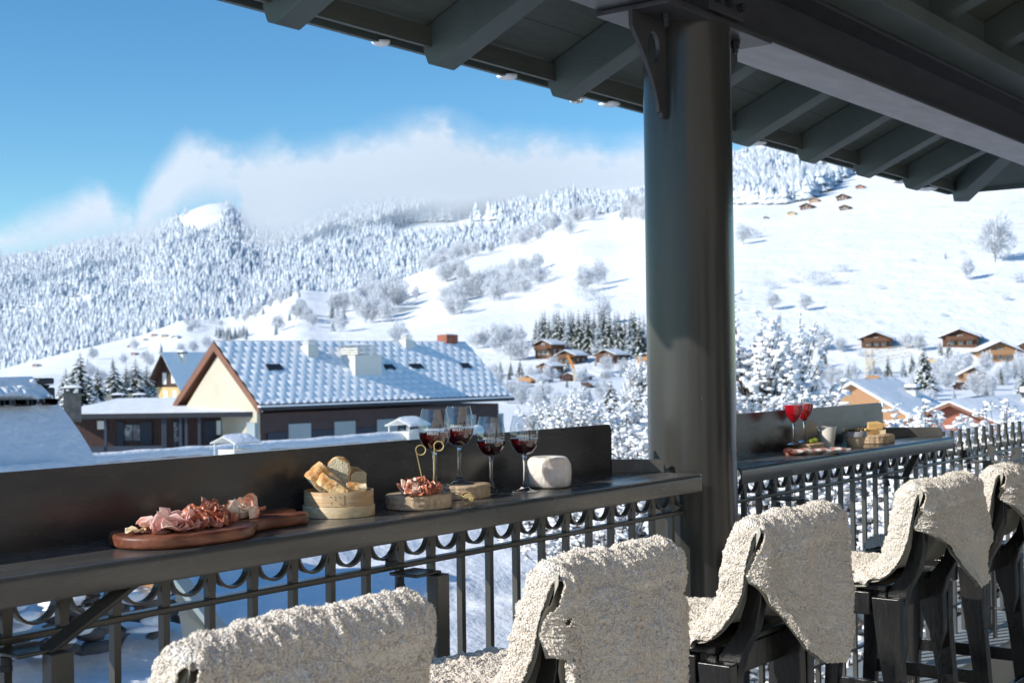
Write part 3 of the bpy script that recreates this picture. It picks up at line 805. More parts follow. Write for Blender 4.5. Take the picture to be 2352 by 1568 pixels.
for k, (s, dt, yaw, la, lb) in enumerate(specs):
    if k == 0: o = stool; o.location = (s, SY+dt, 0); o.rotation_euler.z = yaw; o['label'] = la
    else: o = dup(stool, (s, SY+dt, 0), yaw, la)
    f = fleece('sheepskin', lb, 21+k*7, outl[k], slits[k], W=[.272, .245, .255, .258, .255][k], shear=[0, .05, .06, .10, .1][k], dens=[1.3, 1.15, .9, .6, .45][k], lean=[0, 0, 0, 0, 0][k], tail_l=[.0, .06, .05, .05, .05][k])
    f.location = (s, SY+dt, 0); f.rotation_euler.z = yaw
# ------------------------------------------------------------------ things on the counters
def text_mesh(line1, line2, size):
    out = []
    for txt, dz in ((line1, .0), (line2, -size*1.12)):
        cu = bpy.data.curves.new('t', 'FONT'); cu.body = txt; cu.size = size; cu.align_x = 'CENTER'; cu.resolution_u = 2; cu.space_character = 1.12
        ob = bpy.data.objects.new('t', cu); COL.objects.link(ob)
        dg = bpy.context.evaluated_depsgraph_get(); me = bpy.data.meshes.new_from_object(ob.evaluated_get(dg))
        out.append(([(v.co.x, v.co.y+dz) for v in me.vertices], [tuple(p.vertices) for p in me.polygons]))
        bpy.data.objects.remove(ob); bpy.data.curves.remove(cu); bpy.data.meshes.remove(me)
    return out
TXT = text_mesh('GRAND HÔTEL', "SOLEIL D'OR", .0088)
def prof_r(prof, z):
    for (r0, z0), (r1, z1) in zip(prof[:-1], prof[1:]):
        if z0 <= z <= z1: return r0+(r1-r0)*(z-z0)/(z1-z0+1e-9)
    return prof[-1][0]
def smooth_prof(pts, n=6):
    out = []
    for i in range(len(pts)-1):
        p0 = Vector(pts[max(i-1, 0)]); p1 = Vector(pts[i]); p2 = Vector(pts[i+1]); p3 = Vector(pts[min(i+2, len(pts)-1)])
        for k in range(n):
            t = k/n; q = .5*((2*p1)+(p2-p0)*t+(2*p0-5*p1+4*p2-p3)*t*t+(3*p1-p0-3*p2+p3)*t**3); out.append((max(q.x, .0002), q.y))
    out.append(pts[-1]); return out
def wineglass(label, loc, scale=1.0, level=.142):
    r = thing('wine_glass', label, 'wine glass', loc, 0, 'wine glasses on the left counter')
    outer = smooth_prof([(.006, .100), (.0185, .1045), (.0305, .117), (.0380, .133), (.0402, .150), (.0388, .170), (.0348, .191), (.0310, .207)])
    th = .0011
    inner = [(max(a-th, .0002), b+(.0022 if a < .02 else .0006)) for a, b in outer]
    m = MB(); n = 48
    ring = outer+[(outer[-1][0]-.0005, outer[-1][1]+.0006)]+inner[::-1]
    m.lathe([(.0002, .0995)]+ring+[(.0002, .1035)], (0, 0, 0), n); m.build('bowl', 'thin_glass', r, smooth=True)
    m = MB(); m.lathe([(.0002, .0985)]+smooth_prof([(.0075, .0985), (.0050, .090), (.0040, .070), (.0040, .045), (.0052, .028), (.0068, .0205)]), (0, 0, 0), 24); m.build('stem', 'clear_glass', r, smooth=True)
    m = MB(); m.lathe([(.0002, .0205)]+smooth_prof([(.0066, .0203), (.0095, .014), (.020, .0062), (.034, .0026), (.0385, .0018)])[0:]+[(.0390, .0010), (.0385, .0002), (.0002, .0001)], (0, 0, 0), 48); m.build('foot', 'clear_glass', r, smooth=True)
    liq = [(a-.00035, b) for a, b in inner if b < level]; rl = prof_r(inner, level)-.00035
    m = MB(); m.lathe([(.0002, .1045)]+[(a, b+.0004) for a, b in liq if a > .004]+[(rl, level), (rl-.0018, level-.0006), (.0002, level-.0006)], (0, 0, 0), 48); m.build('wine', 'red_wine', r, smooth=True)
    # etched lettering wrapped on the bowl, facing the terrace
    m = MB(); a0 = math.atan2(-F0[1], -F0[0])+.30; z0 = level+.0045 
    for vs, fs in TXT:
        V = []
        for x, y in vs:
            z = z0+y; rad = prof_r(outer, z)+.00025; t = a0+x/.039; V.append((rad*math.cos(t), rad*math.sin(t), z))
        m.add(V, fs)
    m.build('lettering', 'etched', r)
    r.scale = (scale,)*3
    return r
ZT2 = ZS+.037
wineglass('wine glass standing on the bark slice behind the sliced meat, leftmost of four', (2.607, 2.221, ZT2), 1.0, .149)
wineglass('wine glass standing on the smaller bark slice, second from the left', (2.782, 2.284, ZT2), 1.0, .149)
wineglass('wine glass standing directly on the counter with a brighter red glow, third from the left', (2.925, 2.288, ZS), 1.02, .143)
wineglass('wine glass beside the white crystal candle holder, rightmost of four', (3.014, 2.240, ZS), 1.02, .146)
def bark_slice(name, label, c, rx, ry, h, seed, z=ZS, grp='bark edged wood slices used as serving boards', ang=0):
    r = thing(name, label, 'wood slice', (c[0], c[1], z), ang, grp)
    wob = lambda t, zz: 1+.035*math.sin(2*t+seed)+.02*math.sin(5*t+seed*2)+.012*mnoise.noise(Vector((math.cos(t)*6, math.sin(t)*6, zz*90+seed)))*2
    m = MB(); pr = [(rx-.002, .001)]+[(rx+.0015*math.sin(k*2.1), h*(k/8)) for k in range(1, 8)]+[(rx-.0025, h-.001)]
    m.lathe(pr, (0, 0, 0), 72, wob=wob)
    m.v = [(a, b*ry/rx, q) for a, b, q in m.v]; m.build('bark_rim', 'bark', r, smooth=True)
    m = MB(); m.lathe([(rx-.003, h-.0015), (rx-.006, h), (rx*.6, h), (.0005, h)], (0, 0, 0), 72, wob=wob); m.v = [(a, b*ry/rx, q) for a, b, q in m.v]
    m.build('cut_face', 'cut_wood', r, smooth=True); return r
bark_slice('wood_slice', 'round bark edged wood slice under the curled salami slices', (2.550, 2.224), .086, .082, .037, 1.0)
bark_slice('wood_slice', 'smaller bark edged wood slice under the second wine glass', (2.800, 2.290), .078, .070, .037, 2.3)
# --- paddle boards
def paddle(name, label, pts, z0, th, bev, n_sm=5):
    r = thing(name, label, 'serving board', (sum(p[0] for p in pts)/len(pts), sum(p[1] for p in pts)/len(pts), z0))
    n = len(pts); sm = []
    for i in range(n):
        p0, p1, p2, p3 = (Vector(pts[(i+k) % n]) for k in (-1, 0, 1, 2))
        for k in range(n_sm):
            t = k/n_sm; q = .5*((2*p1)+(p2-p0)*t+(2*p0-5*p1+4*p2-p3)*t*t+(3*p1-p0-3*p2+p3)*t**3); sm.append((q.x, q.y))
    m = MB(); m.prism(sm, 'z', z0, z0+th); wb(m, 'board', 'walnut', r, bevel=bev, seg=4); return r
paddle('serving_board', 'dark walnut paddle board in front carrying three heaps of sliced meat',
    [(1.670, 2.277), (1.655, 2.207), (1.690, 2.142), (1.775, 2.120), (1.885, 2.122), (1.940, 2.152), (1.985, 2.192), (2.045, 2.205), (2.130, 2.205), (2.170, 2.227), (2.160, 2.254), (2.085, 2.267), (2.005, 2.297), (1.915, 2.337), (1.795, 2.342), (1.715, 2.327)], ZS+.0005, .026, .008)
paddle('serving_board', 'second walnut board behind, only its handle showing beside the bread basket',
    [(1.990, 2.317), (2.015, 2.310), (2.095, 2.294), (2.187, 2.292), (2.202, 2.312), (2.190, 2.337), (2.105, 2.344), (2.035, 2.354), (1.990, 2.357)], ZS+.0005, .026, .007)
# --- sliced meats
def slice_sheet(mb, c, r, nrm_tilt, fold, wav, seed, mi=0, thick=.0012, sx=1.0):
    rg = random.Random(seed); nu, nv = 18, 7
    rot = Matrix.Rotation(rg.uniform(0, 2*pi), 4, 'Z') @ Matrix.Rotation(nrm_tilt, 4, 'X') @ Matrix.Rotation(rg.uniform(0, 2*pi), 4, 'Z')
    k1 = rg.choice((2, 3, 3, 4)); ph = rg.uniform(0, 6)
    V = []; Fc = []
    for j in range(nv+1):
        q = j/nv
        for i in range(nu):
            t = 2*pi*i/nu; rr = r*q*(1+.08*math.sin(3*t+ph)+.05*math.sin(7*t+ph*2))
            x = rr*math.cos(t)*sx; y = rr*math.sin(t)
            # fold along x: bend y around a small radius
            fr = .006+.25*r; a = y*fold/max(fr, .004)
            y2 = math.sin(a)*fr if abs(a) < pi else 0; z = (1-math.cos(min(abs(a), 3.0)))*fr+(abs(y)*.25 if abs(a) > 2 else 0)
            z += wav*r*q*q*math.sin(k1*t+ph)+.12*wav*r*math.sin(9*t+ph)*q
            V.append((x, y2+y*.25, z))
    Vn = [rot @ Vector(p) for p in V]; n = len(Vn)
    V2 = [(p.x+c[0], p.y+c[1], p.z+c[2]) for p in Vn]
    nz = (rot @ Vector((0, 0, 1)))*thick
    V3 = [(p[0]+nz.x, p[1]+nz.y, p[2]+nz.z) for p in V2]
    fs = []
    for j in range(nv):
        for i in range(nu):
            a, b = j*nu+i, j*nu+(i+1) % nu; fs.append((a, b, b+nu, a+nu)); fs.append((n+a+nu, n+b+nu, n+b, n+a))
    for i in range(nu): a, b = nv*nu+i, nv*nu+(i+1) % nu; fs.append((a, b, n+b, n+a))
    mb.add(V2+V3, fs, mi)
def heap(name, label, cat, mname, c, ext, z0, zh, n, r, seed, fold=(.4, 1.2), tilt=(.3, 1.4), wav=.35, sx=1.0, ang=0):
    rg = random.Random(seed); m = MB()
    for k in range(n):
        a = rg.uniform(0, 2*pi); q = math.sqrt(rg.random()); x, y = q*math.cos(a)*ext[0], q*math.sin(a)*ext[1]
        zz = z0+.006+zh*(1-q**1.6)*rg.uniform(.25, 1.0); rr = r*rg.uniform(.75, 1.15)
        X = c[0]+x*math.cos(ang)-y*math.sin(ang); Y = c[1]+x*math.sin(ang)+y*math.cos(ang)
        slice_sheet(m, (X, Y, zz), rr, rg.uniform(*tilt)*(.4+.6*(1-q*.4)), rg.uniform(*fold), wav*rg.uniform(.6, 1.4), seed*100+k, sx=sx)
    zmin = z0+.0005
    m.v = [(a, b, max(q, zmin+.0015*(i % 7)/7)) for i, (a, b, q) in enumerate(m.v)]
    o = m.build(name, mname, smooth=True); tag(o, label, cat); return o
ZB = ZS+.0265
UA = math.atan2(.0, 1)
heap('ham_slices', 'pink cooked ham slices folded at the left end of the walnut board', 'cooked ham', 'ham', (1.752, 2.205), (.056, .036), ZB, .022, 18, .028, 3, (.3, .9), (.2, 1.2), .25)
heap('salami_slices', 'crinkled heap of marbled salami in the middle of the walnut board', 'salami', 'salami', (1.866, 2.218), (.066, .040), ZB, .026, 56, .019, 5, (.5, 1.3), (.5, 1.5), .4, ang=.1)
heap('cured_ham_slices', 'pale cured ham slices twisted at the handle end of the walnut board', 'cured ham', 'cured_ham', (1.992, 2.245), (.042, .022), ZB, .026, 16, .023, 8, (.5, 1.3), (.4, 1.4), .5, 1.2, ang=.2)
heap('ham_rind', 'curled white fat slice lying at the far left of the board', 'ham fat', 'pale_cheese', (1.692, 2.225), (.010, .008), ZB, .004, 3, .022, 12, (.3, .5), (.1, .3), .2)
heap('salami_slices', 'curled coppa and salami slices piled on the round bark slice', 'salami', 'salami', (2.520, 2.190), (.052, .036), ZS+.0375, .030, 30, .018, 15, (.5, 1.3), (.5, 1.5), .4, ang=-.2)
heap('cured_ham_slices', 'small pink curls of cured ham at the left of the bark slice', 'cured ham', 'cured_ham', (2.492, 2.193), (.026, .022), ZS+.0375, .022, 10, .018, 18, (.6, 1.4), (.4, 1.4), .5)
# --- bamboo picks
def pick(label, foot, top, rr, seed, flat=False):
    m = MB(); foot = Vector(foot); top = Vector(top); d = (top-foot).normalized()
    side = Vector((R[0][0], R[1][0], R[2][0]))       # the loops face the terrace
    up = Vector((0, 0, 1)); c = top+up*rr*.2+side*rr*.9
    pts = [foot+(top-foot)*k/4 for k in range(5)]
    a0 = pi*1.02
    for k in range(1, 40):
        a = a0-k/39*2*pi*1.75; q = rr*(1-.10*k/39); off = Vector((side.y, -side.x, 0))*(-.004*k/39)
        pts.append(c+side*q*math.cos(a)+up*q*math.sin(a)+off)
    m.tube(pts, [.0012]*len(pts), 5); o = m.build('bamboo_pick', 'bamboo', smooth=True); return tag(o, label, 'cocktail pick', 'knotted bamboo picks')
pick('bamboo pick with a ring top leaning left out of the salami', (2.518, 2.180, ZS+.055), (2.490, 2.180, ZS+.145), .0125, 1)
pick('bamboo pick with a ring top standing upright beside the leftmost wine glass', (2.568, 2.190, ZS+.06), (2.570, 2.190, ZS+.150), .0125, 2)
def coil(label, c, ax):
    m = MB(); c = Vector(c); side = Vector((R[0][0], R[1][0], 0)).normalized(); up = Vector((0, 0, 1)); nrm = Vector(ax).normalized()
    pts = []
    for k in range(60):
        a = k/59*2*pi*2.6; q = .0135*(1-.35*k/59); pts.append(c+side*q*math.cos(a)+up*q*math.sin(a)+nrm*(.006*k/59))
    pts = [pts[0]-side*.055+up*.016+nrm*.01]+pts
    m.tube(pts, .0012, 5); o = m.build('bamboo_pick', 'bamboo', smooth=True); return tag(o, label, 'cocktail pick', 'knotted bamboo picks')
coil('bamboo pick with a coiled end lying over the right rim of the bark slice', (2.665, 2.158, ZS+.0145), (-.6, .8, 0))
coil('bamboo pick lying just behind the coiled one at the slice rim', (2.672, 2.172, ZS+.018), (.6, .8, 0))
# --- bread basket
BX, BY = 2.325, 2.282
bk = thing('bread_basket', 'round bentwood bread box with a wider pale base ring', 'basket', (BX, BY, ZS))
m = MB(); m.lathe([(.082, .0005), (.0855, .001), (.086, .025), (.0855, .026), (.081, .026), (.081, .004), (.0005, .004)], (0, 0, 0), 64); m.build('base_ring', 'basket_base', bk, smooth='angle')
m = MB(); m.lathe([(.078, .0262), (.0825, .0262), (.0825, .060), (.0822, .0605), (.0785, .0605), (.078, .0265)], (0, 0, 0), 64, wob=lambda t, z: 1); m.build('side_band', 'pale_wood', bk, smooth='angle')
a0 = math.atan2(-F0[1], -F0[0])
m = MB(); m.grid(lambda u, v: ((.0838)*math.cos(a0-.35+u*.62), .0838*math.sin(a0-.35+u*.62), .028+.0315*v-(.004*max(0, u-.85)/.15*(1 if v > .5 else -1))), 20, 2); m.build('overlap_tongue', 'pale_wood', bk, smooth=True)
m = MB()
for (du, z) in ((-.10, .051), (.02, .051), (.14, .0505), (-.08, .036), (.16, .035), (.03, .045)):
    a = a0+du; m.tube([(.0835*math.cos(a), .0835*math.sin(a), z), (.0853*math.cos(a), .0853*math.sin(a), z)], .0012, 6)
m.build('nail_heads', 'dark_metal', bk)
def bread(label, c, size, rot, seed, cr=(0, 1, 1, 1, 1, 1)):
    rg = np.random.default_rng(seed)
    bm = bmesh.new(); bmesh.ops.create_cube(bm, size=1); bmesh.ops.subdivide_edges(bm, edges=bm.edges, cuts=9, use_grid_fill=True)
    Rm = Matrix.Rotation(rot[2], 4, 'Z') @ Matrix.Rotation(rot[1], 4, 'Y') @ Matrix.Rotation(rot[0], 4, 'X')
    for f in bm.faces:
        n = f.normal; f.material_index = 1 if (n.x > .5 or n.z < -.5 or n.x < -.5) else 0
    for v in bm.verts:
        p = v.co.copy()
        r2 = (p.y*p.y+p.z*p.z)
        p.z *= 1-.55*p.y*p.y*4*.30*(1 if p.z > 0 else .3); p.z += .10*(1-4*p.y*p.y)*(1 if p.z > .1 else 0); p.y *= 1-.10*p.x*p.x*4*.6
        cube = max(abs(p.x), abs(p.y), abs(p.z)); s = p.length/.75; p = p*(1-.20*max(0, s-.72))
        p.x *= size[0]; p.y *= size[1]; p.z *= size[2]
        q = p*55; amp = .0028; p += Vector((mnoise.noise(q+Vector((seed, 0, 0))), mnoise.noise(q+Vector((0, seed, 9))), mnoise.noise(q+Vector((5, 0, seed)))))*amp
        q = p*170; p += Vector((mnoise.noise(q), mnoise.noise(q+Vector((0, 9, 9))), mnoise.noise(q+Vector((5, 5, 0)))))*.0014
        v.co = Rm @ p
    me = bpy.data.meshes.new('bread_piece'); bm.to_mesh(me); bm.free(); me.materials.append(M('bread_crust')); me.materials.append(M('bread_crumb'))
    me.polygons.foreach_set('use_smooth', [True]*len(me.polygons))
    o = bpy.data.objects.new('bread_piece', me); COL.objects.link(o); o.location = c; o.modifiers.new('e', 'EDGE_SPLIT').split_angle = .9
    return tag(o, label, 'bread', 'torn baguette pieces in the basket')
CR_ = CAMROT
bread('baguette piece with a browned crust leaning left at the back of the basket', (BX-.035, BY+.012, ZS+.082), (.052, .050, .080), (.0, .75, CR_+.35+pi), 1)
bread('upright golden baguette piece in the middle of the basket', (BX+.012, BY+.010, ZS+.092), (.040, .052, .078), (0, -.08, CR_+pi/2), 2)
bread('cut baguette end with its open crumb facing out at the right of the basket', (BX+.055, BY+.006, ZS+.076), (.042, .055, .055), (0, .25, CR_-pi/2+.75), 3)
bread('pale floured baguette slice sloping over the left rim of the basket', (BX-.042, BY-.028, ZS+.071), (.030, .040, .075), (0, .95, CR_+pi), 4)
bread('small broken crust lying over the front rim of the basket', (BX-.003, BY-.060, ZS+.066), (.050, .026, .022), (.3, .1, CR_+.15), 5)
# --- white crystal candle holder
m = MB(); 
def wb_(t, z): return 1+.02*math.sin(3*t+.6)+.015*math.sin(7*t+z*30)+0.03*mnoise.noise(Vector((math.cos(t)*3, math.sin(t)*3, z*22)))+.03*mnoise.noise(Vector((math.cos(t)*11, math.sin(t)*11, z*70)))
m.lathe([(.001, .001), (.056, .0015), (.062, .006), (.0645, .022), (.065, .045), (.0625, .066), (.058, .078), (.053, .085), (.047, .088), (.035, .0865), (.0215, .0855), (.0205, .084), (.020, .062), (.001, .061)], (0, 0, 0), 72, wob=wb_)
o = m.build('candle_holder', 'selenite', smooth=True); o.location = (3.160, 2.262, ZS); tag(o, 'chunky white crystal candle holder beside the rightmost wine glass', 'candle holder')
# --- right counter
def cocktail(label, loc, herb=False):
    r = thing('cocktail_glass', label, 'cocktail glass', loc, 0, 'red cocktails on the right counter')
    outer = smooth_prof([(.005, .082), (.012, .088), (.024, .106), (.0335, .126), (.038, .148), (.0385, .160)])
    inner = [(max(a-.0011, .0002), b+(.002 if a < .015 else .0005)) for a, b in outer]
    m = MB(); m.lathe([(.0002, .0815)]+outer+[(outer[-1][0]-.0005, outer[-1][1]+.0005)]+inner[::-1]+[(.0002, .0855)], (0, 0, 0), 40); m.build('bowl', 'thin_glass', r, smooth=True)
    m = MB(); m.lathe([(.0002, .0805)]+smooth_prof([(.0062, .0805), (.0040, .066), (.0035, .040), (.0045, .02), (.006, .0145)]), (0, 0, 0), 20); m.build('stem', 'clear_glass', r, smooth=True)
    m = MB(); m.lathe([(.0002, .0145), (.006, .0143), (.012, .008), (.026, .003), (.032, .0015), (.032, .0003), (.0002, .0002)], (0, 0, 0), 40); m.build('foot', 'clear_glass', r, smooth=True)
    lv = .1525; liq = [(a-.0003, b+.0003) for a, b in inner if b < lv and a > .004]; rl = prof_r(inner, lv)-.0003
    m = MB(); m.lathe([(.0002, .087)]+liq+[(rl, lv), (.0002, lv)], (0, 0, 0), 40); m.build('drink', 'red_cocktail', r, smooth=True)
    if herb:
        m = MB(); rg = random.Random(4)
        for k in range(16):
            c = Vector((rg.uniform(-.014, .014), rg.uniform(-.014, .014), .155+rg.uniform(0, .022))); a = rg.uniform(0, 6)
            d = Vector((math.cos(a), math.sin(a), rg.uniform(-.2, .8))).normalized(); s = d.cross(Vector((0, 0, 1))).normalized()*.0045
            m.add([c, c+d*.006+s, c+d*.014, c+d*.006-s], [(0, 1, 2, 3)])
        m.tube([(.0, 0, .150), (.004, .002, .165), (.01, .004, .176)], .0009, 5); m.build('herb_garnish', 'herb', r)
    return r
SX = 4.895; ZR2 = ZS+.028
def rt(px, T): 
    d = ray(px, 1010); return d[0]/d[1]*T
cocktail('red cocktail in a stemmed glass, front one of the pair', (rt(1824, 2.300), 2.300, ZR2))
cocktail('red cocktail topped with a green herb sprig, behind the other one', (rt(1848, 2.332), 2.332, ZR2), True)
bark_slice('wood_slice', 'small bark edged wood slice under the red cocktails and olives', (rt(1852, 2.295), 2.293), .085, .062, .028, 4.1)
for k, (px, T) in enumerate([(1863, 2.262), (1872, 2.275)]):
    m = MB(); V, Fc = ico(3); m.bulk(V*np.array([.014, .010, .010]), Fc); o = m.build('olive', 'olive', smooth=True); o.location = (rt(px, T), T, ZR2+.0095); o.rotation_euler = (0, 0, CAMROT)
    tag(o, ['green olive in front, resting on the small wood slice', 'green olive behind, resting on the small wood slice'][k], 'olive', 'green olives')
cp = thing('candle_pot', 'white tapered pot candle with its wick, behind the checked napkin', 'candle', (rt(1899, 2.285), 2.285, ZS))
m = MB(); m.lathe([(.0005, .0005), (.027, .0005), (.0285, .002), (.039, .083), (.0385, .085), (.036, .085), (.035, .078), (.0005, .078)], (0, 0, 0), 40); m.build('pot', 'white_ceramic', cp, smooth='angle')
m = MB(); m.tube([(0, 0, .078), (.001, 0, .092)], .0012, 5); m.build('wick', 'bamboo', cp)
bw = thing('tapas_pot', 'clay coloured pot with a grey glazed rim filled with dark morsels', 'bowl', (rt(1964, 2.215), 2.215, ZS))
m = MB(); m.lathe([(.0005, .0005), (.030, .0005), (.0315, .002), (.0435, .040)], (0, 0, 0), 40); m.build('pot', 'clay_pot', bw, smooth='angle')
m = MB(); m.lathe([(.0440, .0402), (.0500, .0410), (.0505, .060), (.0495, .062), (.046, .062), (.045, .050), (.0005, .050)], (0, 0, 0), 40); m.build('glazed_rim', 'grey_glaze', bw, smooth='angle')
m = MB(); rg = np.random.default_rng(3); P = rg.normal(0, 1, (60, 3))*[.018, .018, .004]+[0, 0, .062]; scatter(m, ICO1, P, rg.uniform(.003, .008, (60, 3)), jit=.4); m.build('morsels', 'dark_food', bw)
bark_slice('wood_slice', 'larger dark bark edged board under the cheese wedges', (rt(1996, 2.27), 2.262), .112, .098, .036, 6.4)
def wedge(label, c, s, rz_, tilt, mt, seed):
    m = MB(); m.prism([(0, 0), (s, 0), (s*.75, s*.55), (.0, s*.35)], 'z', 0, s*.42); o = m.build('cheese_wedge', mt, bevel=.0015); o.location = c; o.rotation_euler = (tilt, 0, rz_)
    return tag(o, label, 'cheese', 'cheese pieces on the far wood slice')
bc = (rt(1996, 2.27), 2.262, ZS+.0365)
wedge('yellow cheese wedge tilted up on top of the cheese board', (bc[0]-.055, bc[1]-.012, bc[2]+.022), .062, CAMROT, .25, 'cheese', 1)
wedge('golden cheese wedge leaning behind the filled clay pot', (bc[0]-.075, bc[1]-.01, bc[2]+.003), .05, CAMROT+.3, .2, 'cheese', 2)
for k, (a, b, q) in enumerate([(-.035, -.03, .0), (.0, -.015, .0), (.028, .012, .0), (-.01, .03, .004)]):
    wedge(['pale cheese slab at the front of the cheese board', 'pale cheese slab in the middle of the cheese board', 'pale cheese slab at the right of the cheese board', 'pale cheese slab at the back of the cheese board'][k],
          (bc[0]+a, bc[1]+b, bc[2]+q), .05, CAMROT+k*.5, .05, 'pale_cheese', 5+k)
# napkin
nk = MB()
def nap(u, v):
    x = -.13+.265*u; ph = v*2*pi; w = .033+.003*math.sin(u*9); 
    y = math.cos(ph)*w; z = .013+.012*math.sin(ph)*(1-.45*u)+.002*math.sin(u*22+ph)
    if u > .80: y += (v-.5)*.02*(u-.8)/.2; z += .003*math.sin(ph*3)
    return (x, y, max(z, .0006))
nk.grid(nap, 60, 28)
for q in range(3):
    nk.grid(lambda u, v: (-.128+.03*u, math.cos(v*2*pi)*(.018-.006*q), .010+(.006-.002*q)*math.sin(v*2*pi)), 3, 18)
o = nk.build('napkin', 'gingham', smooth=True); o.location = (4.765, 2.165, ZS); o.rotation_euler = (0, 0, -.50); tag(o, 'rolled brown and white checked napkin lying on the right counter', 'napkin')
# ------------------------------------------------------------------ terrain
def curve(tab):
    xs = np.array([t[0] for t in tab], float); ys = np.array([t[1] for t in tab], float)
    return lambda x: np.interp(x, xs, ys)
RIDGE_A = curve([(-400, 905), (0, 856), (40, 842), (130, 815), (330, 768), (420, 735), (508, 733), (575, 716), (643, 686), (687, 664), (760, 672), (840, 656), (915, 644), (996, 613), (1055, 588), (1199, 556), (1277, 522), (1340, 500), (1415, 486), (1480, 462), (1600, 405), (1690, 365), (1800, 345), (1990, 300), (2300, 230), (2700, 170)])
BASE_A = curve([(-400, 900), (0, 872), (500, 872), (1160, 868), (1480, 862), (2352, 850), (2700, 845)])
RIDGE_B = curve([(-400, 600), (0, 590), (120, 575), (215, 552), (330, 528), (400, 500), (440, 482), (470, 470), (520, 464), (560, 492), (640, 520), (705, 505), (735, 490), (800, 472), (900, 450), (1000, 436), (1200, 430), (1480, 400), (1760, 330), (2700, 200)])
DA0 = curve([(-400, 300), (2700, 260)]); DA1 = curve([(-400, 1000), (700, 1000), (1480, 1150), (2000, 1250), (2700, 1300)])
class Slope:
    def __init__(s, x0, x1, bot, top, nx, ny, amp, seed, fall=0):
        s.xs = np.linspace(x0, x1, nx+1); s.P0 = np.array([atD(x, bot[0](x), bot[1](x)) for x in s.xs]); s.P1 = np.array([atD(x, top[0](x), top[1](x)) for x in s.xs])
        s.nx, s.ny, s.amp, s.seed, s.fall = nx, ny, amp, seed, fall
    def pt(s, x, v):
        x = np.asarray(x, float); v = np.asarray(v, float)
        p0 = np.stack([np.interp(x, s.xs, s.P0[:, k]) for k in range(3)], -1); p1 = np.stack([np.interp(x, s.xs, s.P1[:, k]) for k in range(3)], -1)
        p = p0+(p1-p0)*v[..., None]
        w = np.sin(np.pi*np.clip(v, 0, 1))
        p[..., 2] += s.amp*w*(fbm(p[..., 0]/180+s.seed, p[..., 1]/180, s.seed, 4)-.5)*2
        return p
    def find(s, x, y):
        """points of the slope seen at image position x,y (bisection along the slope)"""
        x = np.asarray(x, float); y = np.asarray(y, float); lo = np.zeros_like(x); hi = np.ones_like(x)
        for _ in range(22):
            m = (lo+hi)/2; p = s.pt(x, m); c = (p-CAM) @ R; yy = CY-F*c[..., 1]/-c[..., 2]
            up = yy > y; lo = np.where(up, m, lo); hi = np.where(up, hi, m)
        return s.pt(x, (lo+hi)/2)
    def mesh(s, name, mt):
        X, Vv = np.meshgrid(s.xs, np.linspace(0, 1, s.ny+1)); P = s.pt(X, Vv)
        if s.fall: 
            Q = P[-1].copy(); d = Q[:, :2]/np.linalg.norm(Q[:, :2], axis=1, keepdims=True); Q[:, :2] += d*s.fall; Q[:, 2] -= s.fall*.7; P = np.concatenate([P, Q[None]])
        n0, n1 = P.shape[:2]; idx = np.arange(n0*n1).reshape(n0, n1)
        q = np.stack([idx[:-1, :-1], idx[:-1, 1:], idx[1:, 1:], idx[1:, :-1]], -1).reshape(-1, 4)
        m = MB(); m.bulk(P.reshape(-1, 3), q); return tag(m.build(name, mt, smooth=True), kind='structure')
SA = Slope(-400, 2750, (BASE_A, DA0), (RIDGE_A, DA1), 150, 50, 9, 3, 500)
SBm = Slope(-500, 2750, (lambda x: RIDGE_A(x)+50, lambda x: 1350+0*x), (RIDGE_B, lambda x: 3200+0*x), 150, 50, 22, 8, 1500)
SA.mesh('snowy_slope', 'snow_far'); SBm.mesh('mountain', 'snow_far')
# valley floor: flat below the terrace, rising to the foot of the slope
def valley():
    xs = np.linspace(-900, 3300, 90); Ds = [4, 8, 14, 22, 32, 45, 60, 80, 100, 125, 155, 190, 225, 262, 300]
    rows = []
    for D in Ds:
        r_ = []
        for x in xs:
            p = atD(x, 900, D); k = min(1, max(0, (D-110)/150.)); q = atD(x, float(BASE_A(x)), 262.)
            zb = q[2]-(0 if D < 270 else 3); p[2] = -6.2*(1-k)+zb*k+.5*(vnoise(p[0]/9, p[1]/9, 5)-.5)+.15*(vnoise(p[0]/2, p[1]/2, 6)-.5); r_.append(p)
        rows.append(r_)
    P = np.array(rows); n0, n1 = P.shape[:2]; idx = np.arange(n0*n1).reshape(n0, n1); q = np.stack([idx[:-1, :-1], idx[:-1, 1:], idx[1:, 1:], idx[1:, :-1]], -1).reshape(-1, 4)
    m = MB(); m.bulk(P.reshape(-1, 3), q); o = m.build('snowy_ground', 'snow', smooth=True); return tag(o, kind='structure')
valley()
m = MB(); m.grid(lambda u, v: (-9000+18000*u, -9000+18000*v, -14), 4, 4); tag(m.build('ground', 'snow_far'), kind='structure')
